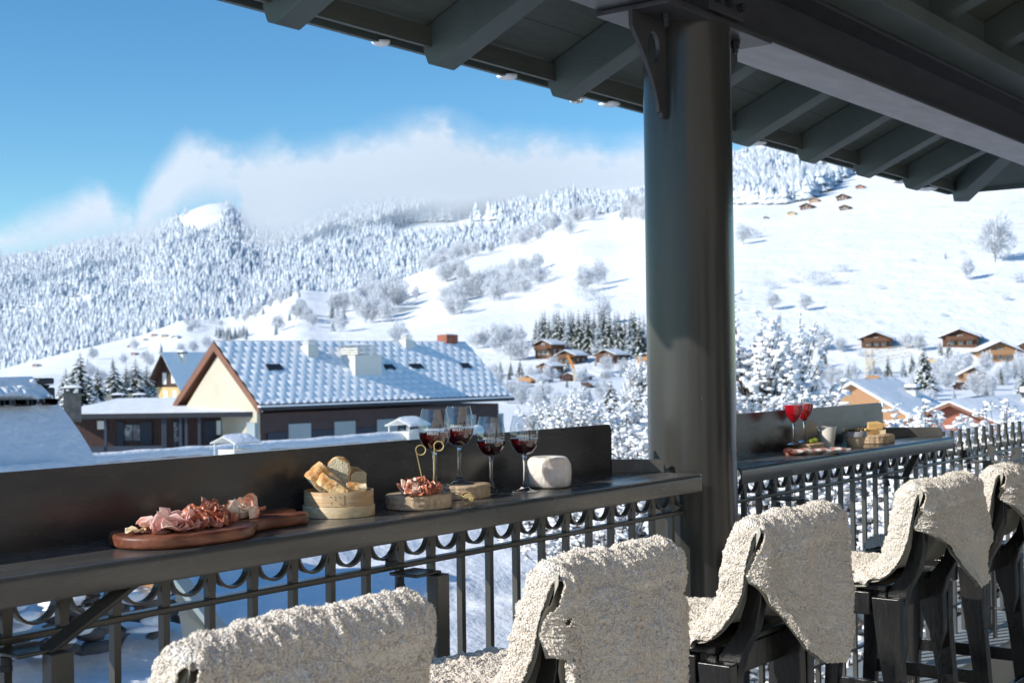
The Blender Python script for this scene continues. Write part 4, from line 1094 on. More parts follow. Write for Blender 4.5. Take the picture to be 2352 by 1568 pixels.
# ------------------------------------------------------------------ forest on the mountain
def inpoly(x, y, poly):
    c = np.zeros(x.shape, bool); n = len(poly)
    for i in range(n):
        (x1, y1), (x2, y2) = poly[i], poly[(i+1) % n]
        k = ((y1 > y) != (y2 > y)) & (x < (x2-x1)*(y-y1)/(y2-y1+1e-9)+x1); c ^= k
    return c
CLEAR = [[(128, 684), (245, 680), (240, 704), (150, 716)], [(-50, 722), (91, 708), (100, 722), (40, 735), (-50, 742)], [(264, 652), (352, 643), (350, 670), (275, 674)], [(403, 522), (418, 500), (470, 472), (521, 464), (518, 485), (495, 530), (450, 540)],
         [(902, 530), (950, 512), (1152, 508), (1150, 532), (1000, 544), (910, 552)], [(1208, 476), (1240, 470), (1308, 474), (1305, 494), (1230, 494)], [(-50, 760), (30, 752), (20, 770), (-50, 775)]]
def forest(name, label, slope, n, region, hgt, seed, wd=.20, mt='frost_haze', yr=None):
    rg = np.random.default_rng(seed); x = rg.uniform(region[0], region[1], n); y = rg.uniform(region[2], region[3], n)
    rt_ = slope_top(slope, x); ok = (y > rt_+3)
    if yr is not None: ok &= y < yr(x)
    ok &= vnoise(x/60, y/35, seed) > .05
    for c in CLEAR: ok &= ~inpoly(x, y, c)
    x, y = x[ok], y[ok]; P = slope.find(x, y); n = len(P)
    h = hgt*rg.uniform(.6, 1.25, n)*(.8+.4*vnoise(x/40, y/30, seed+1)); r = h*wd*rg.uniform(.8, 1.3, n)
    # three jagged tiers with 7 sides each
    K = 7; V = []; Fc = []; base = 0
    ang = rg.uniform(0, 2*pi, n)
    for (z0, z1, rr) in ((.06, .55, 1), (.32, .80, .72), (.60, 1.0, .42)):
        ring = []
        for k in range(K):
            a = ang+2*pi*k/K; j = rg.uniform(.55, 1.3, n); ring.append(np.stack([P[:, 0]+np.cos(a)*r*rr*j, P[:, 1]+np.sin(a)*r*rr*j, P[:, 2]+h*(z0+rg.uniform(-.05, .05, n))], -1))
        top = np.stack([P[:, 0]+rg.normal(0, .15, n), P[:, 1], P[:, 2]+h*z1], -1)
        ring.append(top); A = np.stack(ring, 1); V.append(A)
    V = np.stack(V, 1).reshape(-1, 3)       # n,3,K+1
    idx = np.arange(n*3)[:, None]*(K+1)
    f = np.concatenate([idx+np.array([k, (k+1) % K, K]) for k in range(K)])
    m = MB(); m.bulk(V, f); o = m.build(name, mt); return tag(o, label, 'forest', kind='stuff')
def slope_top(s, x): return RIDGE_B(x) if s is SBm else RIDGE_A(x)
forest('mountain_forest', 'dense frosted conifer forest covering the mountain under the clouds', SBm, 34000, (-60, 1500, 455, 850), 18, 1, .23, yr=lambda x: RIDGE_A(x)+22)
forest('mountain_forest', 'belt of tall dark frosted conifers below the cloud in the middle', SBm, 1600, (860, 1320, 465, 512), 26, 4, mt='frost_haze')
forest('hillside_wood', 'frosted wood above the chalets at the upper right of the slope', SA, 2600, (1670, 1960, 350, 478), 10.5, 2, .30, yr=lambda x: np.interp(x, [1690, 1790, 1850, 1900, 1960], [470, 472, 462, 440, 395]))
# ------------------------------------------------------------------ clouds
def clouds():
    ctop = curve([(-300, 560), (0, 525), (70, 500), (150, 468), (195, 436), (235, 432), (262, 470), (305, 482), (325, 440), (350, 395), (380, 350), (410, 312), (440, 292), (500, 325), (560, 345), (630, 308), (690, 330), (760, 312), (830, 292), (900, 285), (945, 262), (1010, 262), (1050, 290), (1120, 305), (1250, 302), (1400, 322), (1470, 300), (1560, 290), (1700, 330), (1900, 330)])
    cbot = curve([(-300, 600), (0, 588), (120, 572), (210, 556), (330, 548), (380, 500), (420, 462), (540, 462), (575, 530), (620, 545), (690, 520), (780, 492), (900, 478), (1050, 482), (1200, 480), (1330, 470), (1480, 455), (1700, 420), (1900, 400)])
    for L, (D, a, sd) in enumerate([(2350, .985, 1)]):
        xs = np.linspace(-250, 1850, 330); ys = np.linspace(215, 640, 110); X, Y = np.meshgrid(xs, ys)
        n1 = fbm(X/130+sd*3, Y/85, sd, 5)-.5; n2 = fbm(X/30, Y/24+sd, sd+2, 4)-.5
        # the hard step between the two banks follows the blue gap
        T = ctop(X+n2*34+n1*30)+n1*46+n2*34-18*(X < 300)-8
        B = cbot(X+n2*20)+n1*40+14*(X > 560)
        den = np.clip((Y-T+22)/(105+60*n2), 0, 1); den = den*den*(3-2*den)
        dn = np.clip((B+52-Y)/115, 0, 1); dn = dn*dn*(3-2*dn)
        al = den*dn*a*np.clip(1.05+n1*.3-(1-den)*(.25-n2*1.6), 0, 1.25)
        al = np.clip(al, 0, 1); al *= np.clip((X+240)/120, 0, 1)*np.clip((1840-X)/100, 0, 1)
        dd = D-(Y-300)*.4
        d = (np.stack([X-CX, CY-Y, -F*np.ones_like(X)], -1)) @ R.T; d = d/np.linalg.norm(d, axis=-1, keepdims=True)
        P = CAM+d*(dd/(d[..., :2] @ F0))[..., None]
        idx = np.arange(X.size).reshape(X.shape); q = np.stack([idx[:-1, :-1], idx[1:, :-1], idx[1:, 1:], idx[:-1, 1:]], -1).reshape(-1, 4)
        keep = al.ravel()[q].max(1) > .015; m = MB(); m.bulk(P.reshape(-1, 3), q[keep])
        o = m.build('cloud_bank', 'cloud', smooth=True)
        at = o.data.attributes.new('cloud_cover', 'FLOAT', 'POINT'); A = al.ravel().astype(np.float32)
        at.data.foreach_set('value', A)
        tag(o, ['soft low cloud bank lying along the mountain ridge', 'low cloud bank lying along the mountain ridge, middle veil', 'low cloud bank lying along the mountain ridge, nearest veil'][L], 'cloud')
nm = NT('cloud'); t = nm.t; nm.n.remove(nm.b)
at = nm.n.new('ShaderNodeAttribute'); at.attribute_name = 'cloud_cover'
df = nm.n.new('ShaderNodeBsdfDiffuse'); df.inputs[0].default_value = (.74, .76, .78, 1)
tl = nm.n.new('ShaderNodeBsdfTranslucent'); tl.inputs[0].default_value = (.74, .76, .78, 1)
mx = nm.n.new('ShaderNodeMixShader'); mx.inputs[0].default_value = .35; tr = nm.n.new('ShaderNodeBsdfTransparent'); m2 = nm.n.new('ShaderNodeMixShader')
nm.link(df.outputs[0], mx.inputs[1]); nm.link(tl.outputs[0], mx.inputs[2]); nm.link(at.outputs['Fac'], m2.inputs[0]); nm.link(tr.outputs[0], m2.inputs[1]); nm.link(mx.outputs[0], m2.inputs[2]); nm.link(m2.outputs[0], nm.out.inputs[0])
MATS['cloud'] = nm.m
clouds()
# ------------------------------------------------------------------ trees
def spruce(h, r, seed, snow=1.0, mats=('bark_dark', 'needle', 'snow_clump'), tiers=16, name='spruce', full=1.0):
    rg = np.random.default_rng(seed); t = thing(name, 'x', 'tree')
    m = MB(); m.tube([(0, 0, -.3), (0, 0, h*.5), (0, 0, h*.97)], [h*.018, h*.010, .01], 6); m.build('trunk', mats[0], t)
    D = []; S = []
    for k in range(tiers):
        f = k/(tiers-1); z = h*(.08+.88*f); L0 = r*(1-f)**.8*1.0+.03*r; nb = max(4, int((11-6*f)*full))
        for b in range(nb):
            a = 2*pi*b/nb+rg.uniform(-.35, .35)+k*1.3; L = L0*rg.uniform(.7, 1.2); dr = L*(.30+.25*rg.random()); z2 = z+rg.uniform(-.02, .02)*h
            ca, sa = math.cos(a), math.sin(a); w = L*.26
            p0 = np.array([0, 0, z2+L*.1]); p1 = np.array([ca*L*.55, sa*L*.55, z2-dr*.25]); p2 = np.array([ca*L, sa*L, z2-dr]); sd = np.array([-sa, ca, 0])*w
            D.append([p0, p1+sd-[0, 0, L*.14], p2, p1-sd-[0, 0, L*.14], p1+[0, 0, L*.03]])
            if rg.random() < snow*.95:
                for q, ss in ((.45, .8), (.75, .75), (.98, .5)):
                    if rg.random() < .85: 
                        c = p0*(1-q)+p2*q; c[2] += L*(.05+.10*math.sin(pi*q)); S.append((c, (L*.20*ss*rg.uniform(.8, 1.3), L*.17*ss*rg.uniform(.7, 1.2), L*.085*ss*rg.uniform(.8, 1.5))))
    V = np.array(D).reshape(-1, 3); o = (np.arange(len(D))*5)[:, None]
    f = np.concatenate([o+np.array(q) for q in ([0, 1, 4], [0, 4, 3], [1, 2, 4], [4, 2, 3])])
    m = MB(); m.bulk(V, f); m.build('crown', mats[1], t)
    m = MB(); scatter(m, ICO0 if len(S) > 900 else ICO1, np.array([c for c, _ in S]), np.array([s for _, s in S]), jit=.3, rng=rg); tag(m.build('snow', mats[2], t, smooth=True), kind='stuff')
    return t
def frosty(h, w, seed, mats=('frost_bark', 'frost'), name='frosted_tree', n=900, leaf=.035, up=.55, trunk=.16, dens_in=.25):
    """bare crown: trunk, limbs and a cloud of thin frosted twigs"""
    rg = np.random.default_rng(seed); t = thing(name, 'x', 'tree'); rr = random.Random(seed)
    m = MB(); tips = []
    def grow(p, d, L, rad, lev):
        q = p+d*L; m.tube([p, p+d*L*.5+Vector((rr.uniform(-1, 1), rr.uniform(-1, 1), 0))*L*.06, q], [rad, rad*.8, rad*.6], 4 if lev > 1 else 6, cap=False)
        if lev >= 3: tips.append((p, q)); return
        for k in range(4 if lev == 0 else 3):
            a = rr.uniform(0, 2*pi); el = rr.uniform(.25, .95) if lev else rr.uniform(.55, 1.2)
            nd = (Vector((math.cos(a)*math.cos(el)*w/h*1.7, math.sin(a)*math.cos(el)*w/h*1.7, math.sin(el)*.9)).normalized()*.75+d*.35).normalized()
            grow(q if k else p+d*L*.7, nd, L*rr.uniform(.6, .9), rad*.55, lev+1)
    grow(Vector((0, 0, -.02*h)), Vector((0, 0, 1)), h*trunk*1.4, h*.014, 0)
    m.build('trunk', mats[0], t)
    # twigs: thin quads fanning outward through an ovoid shell
    P = rg.normal(size=(n, 3)); P /= np.linalg.norm(P, axis=1, keepdims=True); rad = (dens_in+(1-dens_in)*rg.random(n)**.5)
    lob = 1+.22*np.sin(P[:, 0]*4+seed)+.18*np.sin(P[:, 1]*5+seed*2)+.15*np.sin(P[:, 2]*6+seed); rad *= lob
    C = np.stack([P[:, 0]*w/2*rad, P[:, 1]*w/2*rad, h*(trunk+(1-trunk)*.5)+P[:, 2]*h*(1-trunk)*.5*rad], -1)
    d = P*.8+np.array([0, 0, up])+rg.normal(0, .45, (n, 3)); d /= np.linalg.norm(d, axis=1, keepdims=True)
    s = np.cross(d, rg.normal(size=(n, 3))); s /= np.linalg.norm(s, axis=1, keepdims=True)
    L = h*leaf*2.2*rg.uniform(.5, 1.5, n)[:, None]; W = h*leaf*.28*rg.uniform(.6, 1.5, n)[:, None]
    V = np.stack([C-d*L-s*W*.5, C-d*L+s*W*.5, C+s*W, C+d*L, C-s*W], 1).reshape(-1, 3); o = (np.arange(n)*5)[:, None]
    f = np.concatenate([o+np.array([0, 1, 2, 4]), o+np.array([4, 2, 3, 3])[:4]])
    m = MB(); m.arr = [(V, o+np.array([0, 1, 2, 4]), 0), (np.zeros((0, 3)), o+np.array([4, 2, 3])-len(V), 0)]
    m.build('crown', mats[1], t); return t
def snowbush(h, w, seed, n=1500, blob=.035, name='snowy_bush'):
    rg = np.random.default_rng(seed); rr = random.Random(seed); t = thing(name, 'x', 'shrub')
    m = MB(); C = []; 
    for k in range(int(n/12)):
        a = rr.uniform(0, 2*pi); el = rr.uniform(.15, 1.45); d = Vector((math.cos(a)*math.cos(el)*w*.5, math.sin(a)*math.cos(el)*w*.5, math.sin(el)*h*.95+.05*h)); q = rr.uniform(.7, 1.08)
        lob = 1+.18*math.sin(a*3+seed)+.12*math.sin(a*5+el*4); d *= q*lob
        st = Vector((rr.uniform(-.1, .1)*w, rr.uniform(-.1, .1)*w, 0)); mid = d*.5+Vector((rr.uniform(-1, 1), rr.uniform(-1, 1), rr.uniform(-.2, 1)))*h*.07
        m.tube([st, mid, d], [h*.010, h*.007, h*.003], 4, cap=False)
        for j in range(3):
            f = rr.uniform(.45, .95); b = mid.lerp(d, f) if f > .5 else st.lerp(mid, f*2); e = b+Vector((rr.uniform(-1, 1)*w, rr.uniform(-1, 1)*w, rr.uniform(-.3, 1)*h))*.09
            m.tube([b, e], [h*.0045, h*.002], 3, cap=False)
            for i in range(2): C.append(b.lerp(e, rr.random()))
        for j in range(6):
            f = rr.uniform(.30, 1.0); C.append(st.lerp(mid, f*2) if f < .5 else mid.lerp(d, f*2-1))
    m.build('branches', 'bark_dark', t)
    C = np.array([tuple(c) for c in C]); S = rg.uniform(.5, 1.5, (len(C), 1))*blob*h*np.array([[1.75, .80, .62]]); C[:, 2] += S[:, 2]*.5
    m = MB(); scatter(m, ICO1, C, S, jit=.35, rng=rg); tag(m.build('snow', 'snow_clump', t, smooth=True), kind='stuff'); return t
def put(proto, used, loc, label, group, scale, rz_=None, sz=None):
    rz_ = random.uniform(0, 6.28) if rz_ is None else rz_
    if proto.name in used: o = dup(proto, loc, rz_, label, group, scale if sz is None else (scale, scale, sz))
    else:
        used.add(proto.name); o = proto; o.location = tuple(loc); o.rotation_euler = (0, 0, rz_); o['label'] = label; o['group'] = group; o.scale = (scale,)*3 if sz is None else (scale, scale, sz)
    return o
USED = set()
def gp(x, y): return SA.find(np.array([float(x)]), np.array([float(y)]))[0]
# protos (unit-ish height 10)
SPR = [spruce(10, 2.3, 1, .8), spruce(10, 2.6, 2, 1.0), spruce(10, 2.1, 3, .6)]
SPRF = [spruce(10, 1.9, 4, .55, ('bark_dark', 'frost_needle', 'frost_grey'), 18, 'frosted_spruce'), spruce(10, 2.2, 5, .8, ('bark_dark', 'frost_needle', 'frost'), 16, 'frosted_spruce')]
FRT = [frosty(10, 9, 1, n=1900, leaf=.030), frosty(10, 7, 2, n=1600, leaf=.032), frosty(10, 8.5, 3, mats=('bark_dark', 'frost_grey'), n=1700, leaf=.028, name='bare_tree')]
BSH = [frosty(10, 20, 6, mats=('frost_bark', 'frost_grey'), n=900, leaf=.04, trunk=.0, name='frosted_bush'), frosty(10, 16, 7, mats=('frost_bark', 'frost'), n=900, leaf=.045, trunk=.0, name='frosted_bush')]
def tree_at(px, py, hpx, proto, label, group, slope=gp, wmul=1):
    p = slope(px, py); D = proj(p)[2]; s = hpx/F*D/10.
    return put(proto, USED, p-np.array([0, 0, .02*s*10]), label, group, s if wmul == 1 else s*wmul, sz=None if wmul == 1 else s)
# the spruce stand above the chalets
rr = random.Random(5)
stand = [(1232, 795, 72), (1240, 802, 84), (1252, 800, 95), (1262, 806, 88), (1273, 800, 98), (1285, 806, 104), (1296, 802, 92), (1306, 809, 108), (1318, 808, 100), (1330, 812, 112), (1342, 808, 104), (1354, 813, 110), (1366, 810, 102), (1377, 815, 112), (1389, 812, 118), (1401, 816, 112), (1413, 812, 108), (1424, 817, 104), (1436, 812, 98), (1447, 818, 106), (1458, 814, 112), (1470, 818, 104), (1480, 812, 98), (1246, 790, 80), (1279, 792, 90), (1312, 796, 96), (1348, 798, 100), (1383, 800, 104), (1420, 802, 98), (1452, 803, 100)]
for k, (x, y, h_) in enumerate(stand):
    tree_at(x, y, h_, [SPR[2], SPRF[0], SPR[0]][k % 3], 'tall snow dusted spruce standing in the dark stand above the wooden chalets', 'spruces in the dark stand above the chalets')
# frosted groves on the slope
def grove(poly, n, hr, protos, label, group, seed):
    rg = np.random.default_rng(seed); xs = [p[0] for p in poly]; ys = [p[1] for p in poly]; c = 0
    pts = []
    while c < n:
        x, y = rg.uniform(min(xs), max(xs)), rg.uniform(min(ys), max(ys))
        if inpoly(np.array([x]), np.array([y]), poly)[0]: pts.append((y, x)); c += 1
    for y, x in sorted(pts): tree_at(x, y, rg.uniform(*hr), protos[rg.integers(len(protos))], label, group)
grove([(1015, 742), (1062, 726), (1120, 700), (1150, 690), (1140, 655), (1075, 672), (1015, 712)], 20, (38, 56), [FRT[0], FRT[2], BSH[0]], 'grey frosted tree in the long clump running up the middle of the snowy slope', 'frosted trees in the long clump on the slope', 1)
grove([(1120, 700), (1235, 672), (1262, 620), (1190, 612), (1120, 650)], 16, (32, 46), [FRT[2], FRT[1], BSH[0]], 'frosted tree at the upper end of the long clump on the slope', 'frosted trees at the upper end of the long clump', 2)
grove([(994, 662), (1068, 655), (1075, 632), (1020, 628)], 9, (34, 44), [FRT[2], FRT[0]], 'frosted tree in the small grove left of the long clump', 'frosted trees left of the long clump', 3)
grove([(800, 758), (900, 742), (928, 690), (860, 680), (800, 700)], 18, (48, 66), [FRT[0], FRT[1], FRT[2]], 'tall frosted tree in the pale grove at the left edge of the open slope', 'frosted trees of the pale grove', 4)
grove([(1085, 812), (1200, 836), (1215, 800), (1150, 778), (1090, 790)], 12, (34, 50), [FRT[2], FRT[0]], 'frosted leafless tree on the knoll right of the white tiled roof', 'frosted trees on the knoll right of the roof', 5)
grove([(633, 770), (720, 755), (712, 715), (650, 728)], 9, (26, 40), [FRT[2], SPRF[0]], 'small dark frosted tree in the clump above the ridge of the tiled roof', 'small trees above the tiled roof ridge', 6)
grove([(750, 770), (800, 760), (800, 700), (755, 712)], 7, (38, 50), [SPRF[0], FRT[0]], 'frosted conifer in the clump above the middle of the tiled roof', 'conifers above the middle of the tiled roof', 7)
grove([(496, 784), (568, 784), (568, 770), (496, 770)], 26, (26, 31), [SPRF[1], SPRF[0]], 'small frosted conifer in the tight block above the gable', 'conifers in the tight block above the gable', 8)
grove([(1421, 512), (1485, 508), (1485, 470), (1440, 462)], 14, (28, 36), [FRT[1], FRT[2]], 'frosted tree in the dense block left of the column', 'frosted trees in the block left of the column', 9)
grove([(950, 640), (1060, 600), (1200, 565), (1300, 530), (1400, 500), (1400, 490), (1280, 515), (1200, 548), (1055, 580), (960, 622)], 34, (24, 40), [FRT[0], FRT[1]], 'pale frosted tree along the upper rim of the snowy slope', 'frosted trees along the rim of the slope', 10)
grove([(575, 735), (690, 690), (700, 668), (640, 680), (575, 712)], 14, (18, 30), [FRT[1], SPRF[1]], 'frosted tree on the left shoulder of the snowy slope', 'frosted trees on the left shoulder', 11)
grove([(430, 765), (575, 742), (575, 730), (430, 745)], 12, (14, 24), [BSH[0], FRT[1]], 'low frosted tree along the field edge above the brown gable', 'low frosted trees along the field edge', 12)
for (x, y, h_, pr, lb) in [(1345, 672, 60, FRT[2], 'large leafless tree, left one of the pair on the open slope'), (1375, 655, 56, FRT[0], 'large leafless tree, right one of the pair on the open slope'), (1352, 690, 38, BSH[0], 'rounded bush under the pair of leafless trees'),
    (955, 689, 30, FRT[1], 'single round frosted tree casting a long shadow on the slope'), (1308, 540, 40, FRT[0], 'pale frosted tree standing alone near the top of the slope'), (1280, 708, 14, BSH[0], 'small lone bush in the middle of the open slope'),
    (1385, 745, 62, FRT[1], 'pale frosted tree rising behind the spruce stand'), (915, 800, 62, FRT[0], 'broad frosted tree behind the tiled roof'), (1143, 640, 26, SPRF[0], 'dark little conifer rising from the long clump'), (1238, 612, 26, SPRF[0], 'pointed conifer at the top of the long clump'), (1132, 652, 30, SPRF[1], 'second dark conifer inside the long clump'),
    (2286, 602, 104, FRT[2], 'big round leafless tree alone high on the right slope'), (1775, 712, 42, FRT[2], 'small round tree, left of the two low on the right slope'), (1850, 714, 40, FRT[2], 'small round tree, right of the two low on the right slope'), (2172, 594, 17, SPRF[0], 'tiny pointed tree left of the big leafless tree'), (2222, 642, 50, FRT[1], 'slender bare tree below the big leafless tree'),
    (1772, 664, 24, BSH[0], 'round dark bush near the column on the right slope'), (1883, 656, 42, BSH[0], 'long grey bush in the middle of the right slope'), (1934, 626, 24, BSH[0], 'small bush above the long grey one'), (1822, 650, 14, BSH[0], 'tiny bush between the round and the long one'), (2097, 601, 9, BSH[0], 'tiny dark bush high in the middle of the right slope'), (2022, 665, 14, BSH[0], 'low scrub in the middle of the right slope'),
    (1708, 562, 46, FRT[2], 'bushy tree beside the column on the right slope'), (1726, 548, 30, BSH[0], 'bush beside the column above the round one'), (2210, 583, 10, BSH[0], 'tiny bush right of the tiny pointed tree'), (2340, 650, 30, BSH[1], 'frosted scrub at the right edge of the slope'), (2310, 690, 16, BSH[1], 'low white scrub near the right edge'), (2168, 728, 12, BSH[0], 'tiny shrub above the right chalets'), (2019, 742, 8, BSH[0], 'tiny shrub above the middle chalet'),
    (1700, 690, 12, BSH[1], 'tiny pale bush touching the column'), (1762, 742, 12, BSH[1], 'tiny bush at the foot of the right slope')]:
    tree_at(x, y, h_, pr, lb, None)
def gv(px, py):      # valley floor / lower slope
    y0 = float(BASE_A(px)); 
    if py < y0: return gp(px, py)
    for D in np.linspace(262, 20, 400):
        p = atD(px, py, D); k = min(1, max(0, (D-110)/150.)); q = atD(px, y0, 262.); zt = -6.2*(1-k)+(q[2]-.8)*k
        if p[2] > zt-.02: return np.array([p[0], p[1], zt])
    return atD(px, py, 60)
def gD(px, py, D):   # a thing standing at a chosen distance, base on that line of sight
    return atD(px, py, D)
# trees among the lower chalets
grove([(1700, 455), (1800, 470), (1850, 450), (1900, 425), (1960, 400), (1900, 385), (1780, 420), (1700, 425)], 26, (22, 38), [FRT[2], FRT[0], SPRF[0]], 'loose frosted tree at the lower edge of the wood by the high hamlet', 'frosted trees beside the high hamlet', 21)
for k, (x, y, h_, pr) in enumerate([(1150, 872, 56, SPR[0]), (1195, 876, 60, SPR[1]), (1170, 880, 40, SPR[2]), (1268, 860, 38, SPRF[1]), (1305, 858, 40, SPR[1]), (1345, 878, 46, SPR[0]), (1240, 884, 24, SPR[2]), (1425, 876, 36, SPRF[1]), (1460, 870, 32, SPRF[0]), (1340, 830, 30, SPRF[1]), (1368, 840, 22, SPRF[0])]):
    tree_at(x, y, h_, pr, ['snowy spruce right beside the end of the tiled roof', 'taller snowy spruce just right of the tiled roof end', 'small dark spruce between two taller ones by the roof', 'frosted spruce between the two upper chalets', 'snow covered spruce beside the orange excavator arm', 'snowy spruce in the middle of the lower chalets', 'little spruce in front of the low orange chalet', 'frosted spruce left of the column among the chalets', 'small frosted spruce next to the column', 'frosted spruce below the stand', 'small frosted spruce between two right chalets'][k], None, slope=gv)
for k, (x, y, h_, pr) in enumerate([(1872, 800, 44, FRT[1]), (1888, 805, 56, FRT[0]), (1930, 808, 34, FRT[2]), (2082, 800, 38, FRT[0]), (2110, 806, 40, FRT[2]), (2040, 872, 62, SPR[0]), (2075, 872, 58, SPRF[1]), (2095, 866, 60, SPR[1]), (1952, 866, 38, SPR[0]), (2160, 815, 34, SPR[1]), (2180, 822, 50, SPR[0]), (2196, 880, 70, FRT[0]), (2222, 850, 40, FRT[1]), (2300, 890, 52, FRT[0]), (2330, 880, 60, SPRF[1]), (2345, 860, 40, SPR[2]), (1900, 880, 44, FRT[2]), (1925, 886, 40, FRT[0]), (2140, 905, 44, FRT[2]), (1980, 820, 22, BSH[1]), (2240, 905, 36, FRT[1]), (2150, 868, 30, FRT[0]), (1860, 850, 34, SPRF[0])]):
    tree_at(x, y, h_, pr, 'snow laden tree among the chalets at the foot of the right slope', 'snow laden trees among the right chalets', slope=gv)
rq = random.Random(17)
for k in range(46):
    x = rq.uniform(1840, 2360); y = rq.uniform(842, 935); tree_at(x, y, rq.uniform(24, 46)*(1+(y-842)/160), rq.choice([FRT[0], FRT[1], FRT[2], FRT[2], SPRF[1], SPR[2]]), 'frosted tree in the village gardens right of the column', 'frosted trees in the village on the right', slope=gv)
for k in range(44):
    x = rq.uniform(1120, 1490); y = rq.uniform(852, 950); tree_at(x, y, rq.uniform(18, 40)*(1+(y-852)/160), rq.choice([FRT[0], FRT[1], FRT[2], FRT[2], SPRF[1], SPR[2]]), 'frosted tree in the village gardens left of the column', 'frosted trees in the village on the left', slope=gv)
for k in range(34):
    x = rq.uniform(200, 480); y = rq.uniform(800, 905); tree_at(x, y, rq.uniform(16, 34), rq.choice([FRT[0], FRT[2], SPRF[0]]), 'frosted tree on the low field behind the dark spruces at left', 'frosted trees on the low field at left', slope=gv)
o = put(spruce(10, 2.9, 31, .9, tiers=20), USED, gD(2124, 892, 150), 'large dark spruce with drooping snowy boughs between the chalets', None, 105/F*150/10)
o = put(spruce(10, 3.2, 33, .9, tiers=20), USED, gD(2352, 975, 85), 'dark snowy spruce cut by the right edge', None, 130/F*85/10)
o = put(spruce(10, 3.3, 35, 1.0, tiers=18), USED, gD(1405, 1010, 60), 'snow loaded spruce just left of the column above the bushes', None, 145/F*60/10)
# dark snowy spruces left, behind the low roofs
for k, (x, y, h_, pr) in enumerate([(185, 930, 128, SPR[1]), (152, 930, 90, SPR[0]), (225, 930, 92, SPR[0]), (262, 928, 104, SPR[1]), (290, 928, 96, SPR[2]), (312, 926, 108, SPR[1]), (338, 926, 96, SPR[0]), (205, 930, 80, SPR[2]), (352, 925, 52, SPR[2])]):
    put(pr, USED, gD(x, y, 118+k*2), ['tallest snowy spruce of the dark group at left', 'snowy spruce at the left end of the dark group', 'snowy spruce right of the tallest one in the dark group', 'snowy spruce in the middle of the dark group at left', 'slim snowy spruce in the dark group at left', 'snowy spruce left of the dark chalet', 'snowy spruce touching the dark chalet eaves', 'short spruce inside the dark group at left', 'low green spruce in front of the yellow wall'][k], 'spruces behind the low roofs at left', h_/F*(118+k*2)/10*1.45, sz=h_/F*(118+k*2)/10)
# snow laden bushes below and beyond the railing
NB = [snowbush(3.0, 4.2, 41, 2600, .022), snowbush(3.0, 3.8, 42, 2400, .024), snowbush(3.0, 4.6, 43, 2600, .020)]
BT_ = [snowbush(3.0, 3.2, 46, 2600, .020, 'snowy_tree'), snowbush(3.0, 3.0, 47, 2400, .022, 'snowy_tree')]
k = 0
rb = random.Random(9)
bush = [(1270, 1010, 45, 88), (1330, 1020, 42, 96), (1390, 1060, 30, 130), (1450, 1060, 34, 128), (1500, 1040, 40, 118), (1300, 1120, 26, 190), (1400, 1180, 20, 210), (1470, 1240, 17, 240), (1240, 1100, 30, 130), (1180, 1290, 15, 170), (1300, 1330, 14, 230), (1420, 1420, 12, 300)]
for x in range(1700, 2420, 75):
    bush.append((x, (1120 if x < 1880 else 1165)+rb.uniform(-20, 20), 24, 210 if x < 1880 else 185)); bush.append((x+35, 1260+rb.uniform(-20, 20), 17, 260)); bush.append((x+10, 1440+rb.uniform(-30, 30), 12.5, 330)); 
for x in range(1680, 2420, 110): bush.append((x, 1640, 10, 420))
for (x, y, h_, D) in [(b[0], b[1], b[3], b[2]) for b in bush]:
    put(NB[k % 3], USED, atD(x, y, D), 'leafless bush loaded with thick snow clumps seen through and above the railing', 'snow loaded bushes below the terrace', h_/F*D/3.0); k += 1
for (x, y, h_, D, lb) in [(1745, 1060, 300, 26, 'tall snow laden tree just right of the column'), (1812, 1050, 270, 30, 'tall snow laden tree behind the red cocktails'), (1885, 1050, 130, 36, 'snow laden tree above the right bar counter'), (1470, 960, 120, 70, 'snow laden tree left of the column among chalets'), (1325, 985, 84, 55, 'spreading snow laden tree above the end of the left counter'), (2150, 1060, 78, 40, 'snow laden tree in front of the orange gable'), (2240, 1040, 62, 42, 'snow laden tree before the right snowy roof'), (1700, 960, 120, 60, 'snow laden tree half hidden behind the column')]:
    put(BT_[k % 2], USED, atD(x, y, D), lb, None, h_/F*D/3.0); k += 1
for q in NB+BT_+SPR+SPRF+FRT+BSH:
    if q.name not in USED:
        for ch in list(q.children): bpy.data.objects.remove(ch)
        bpy.data.objects.remove(q)
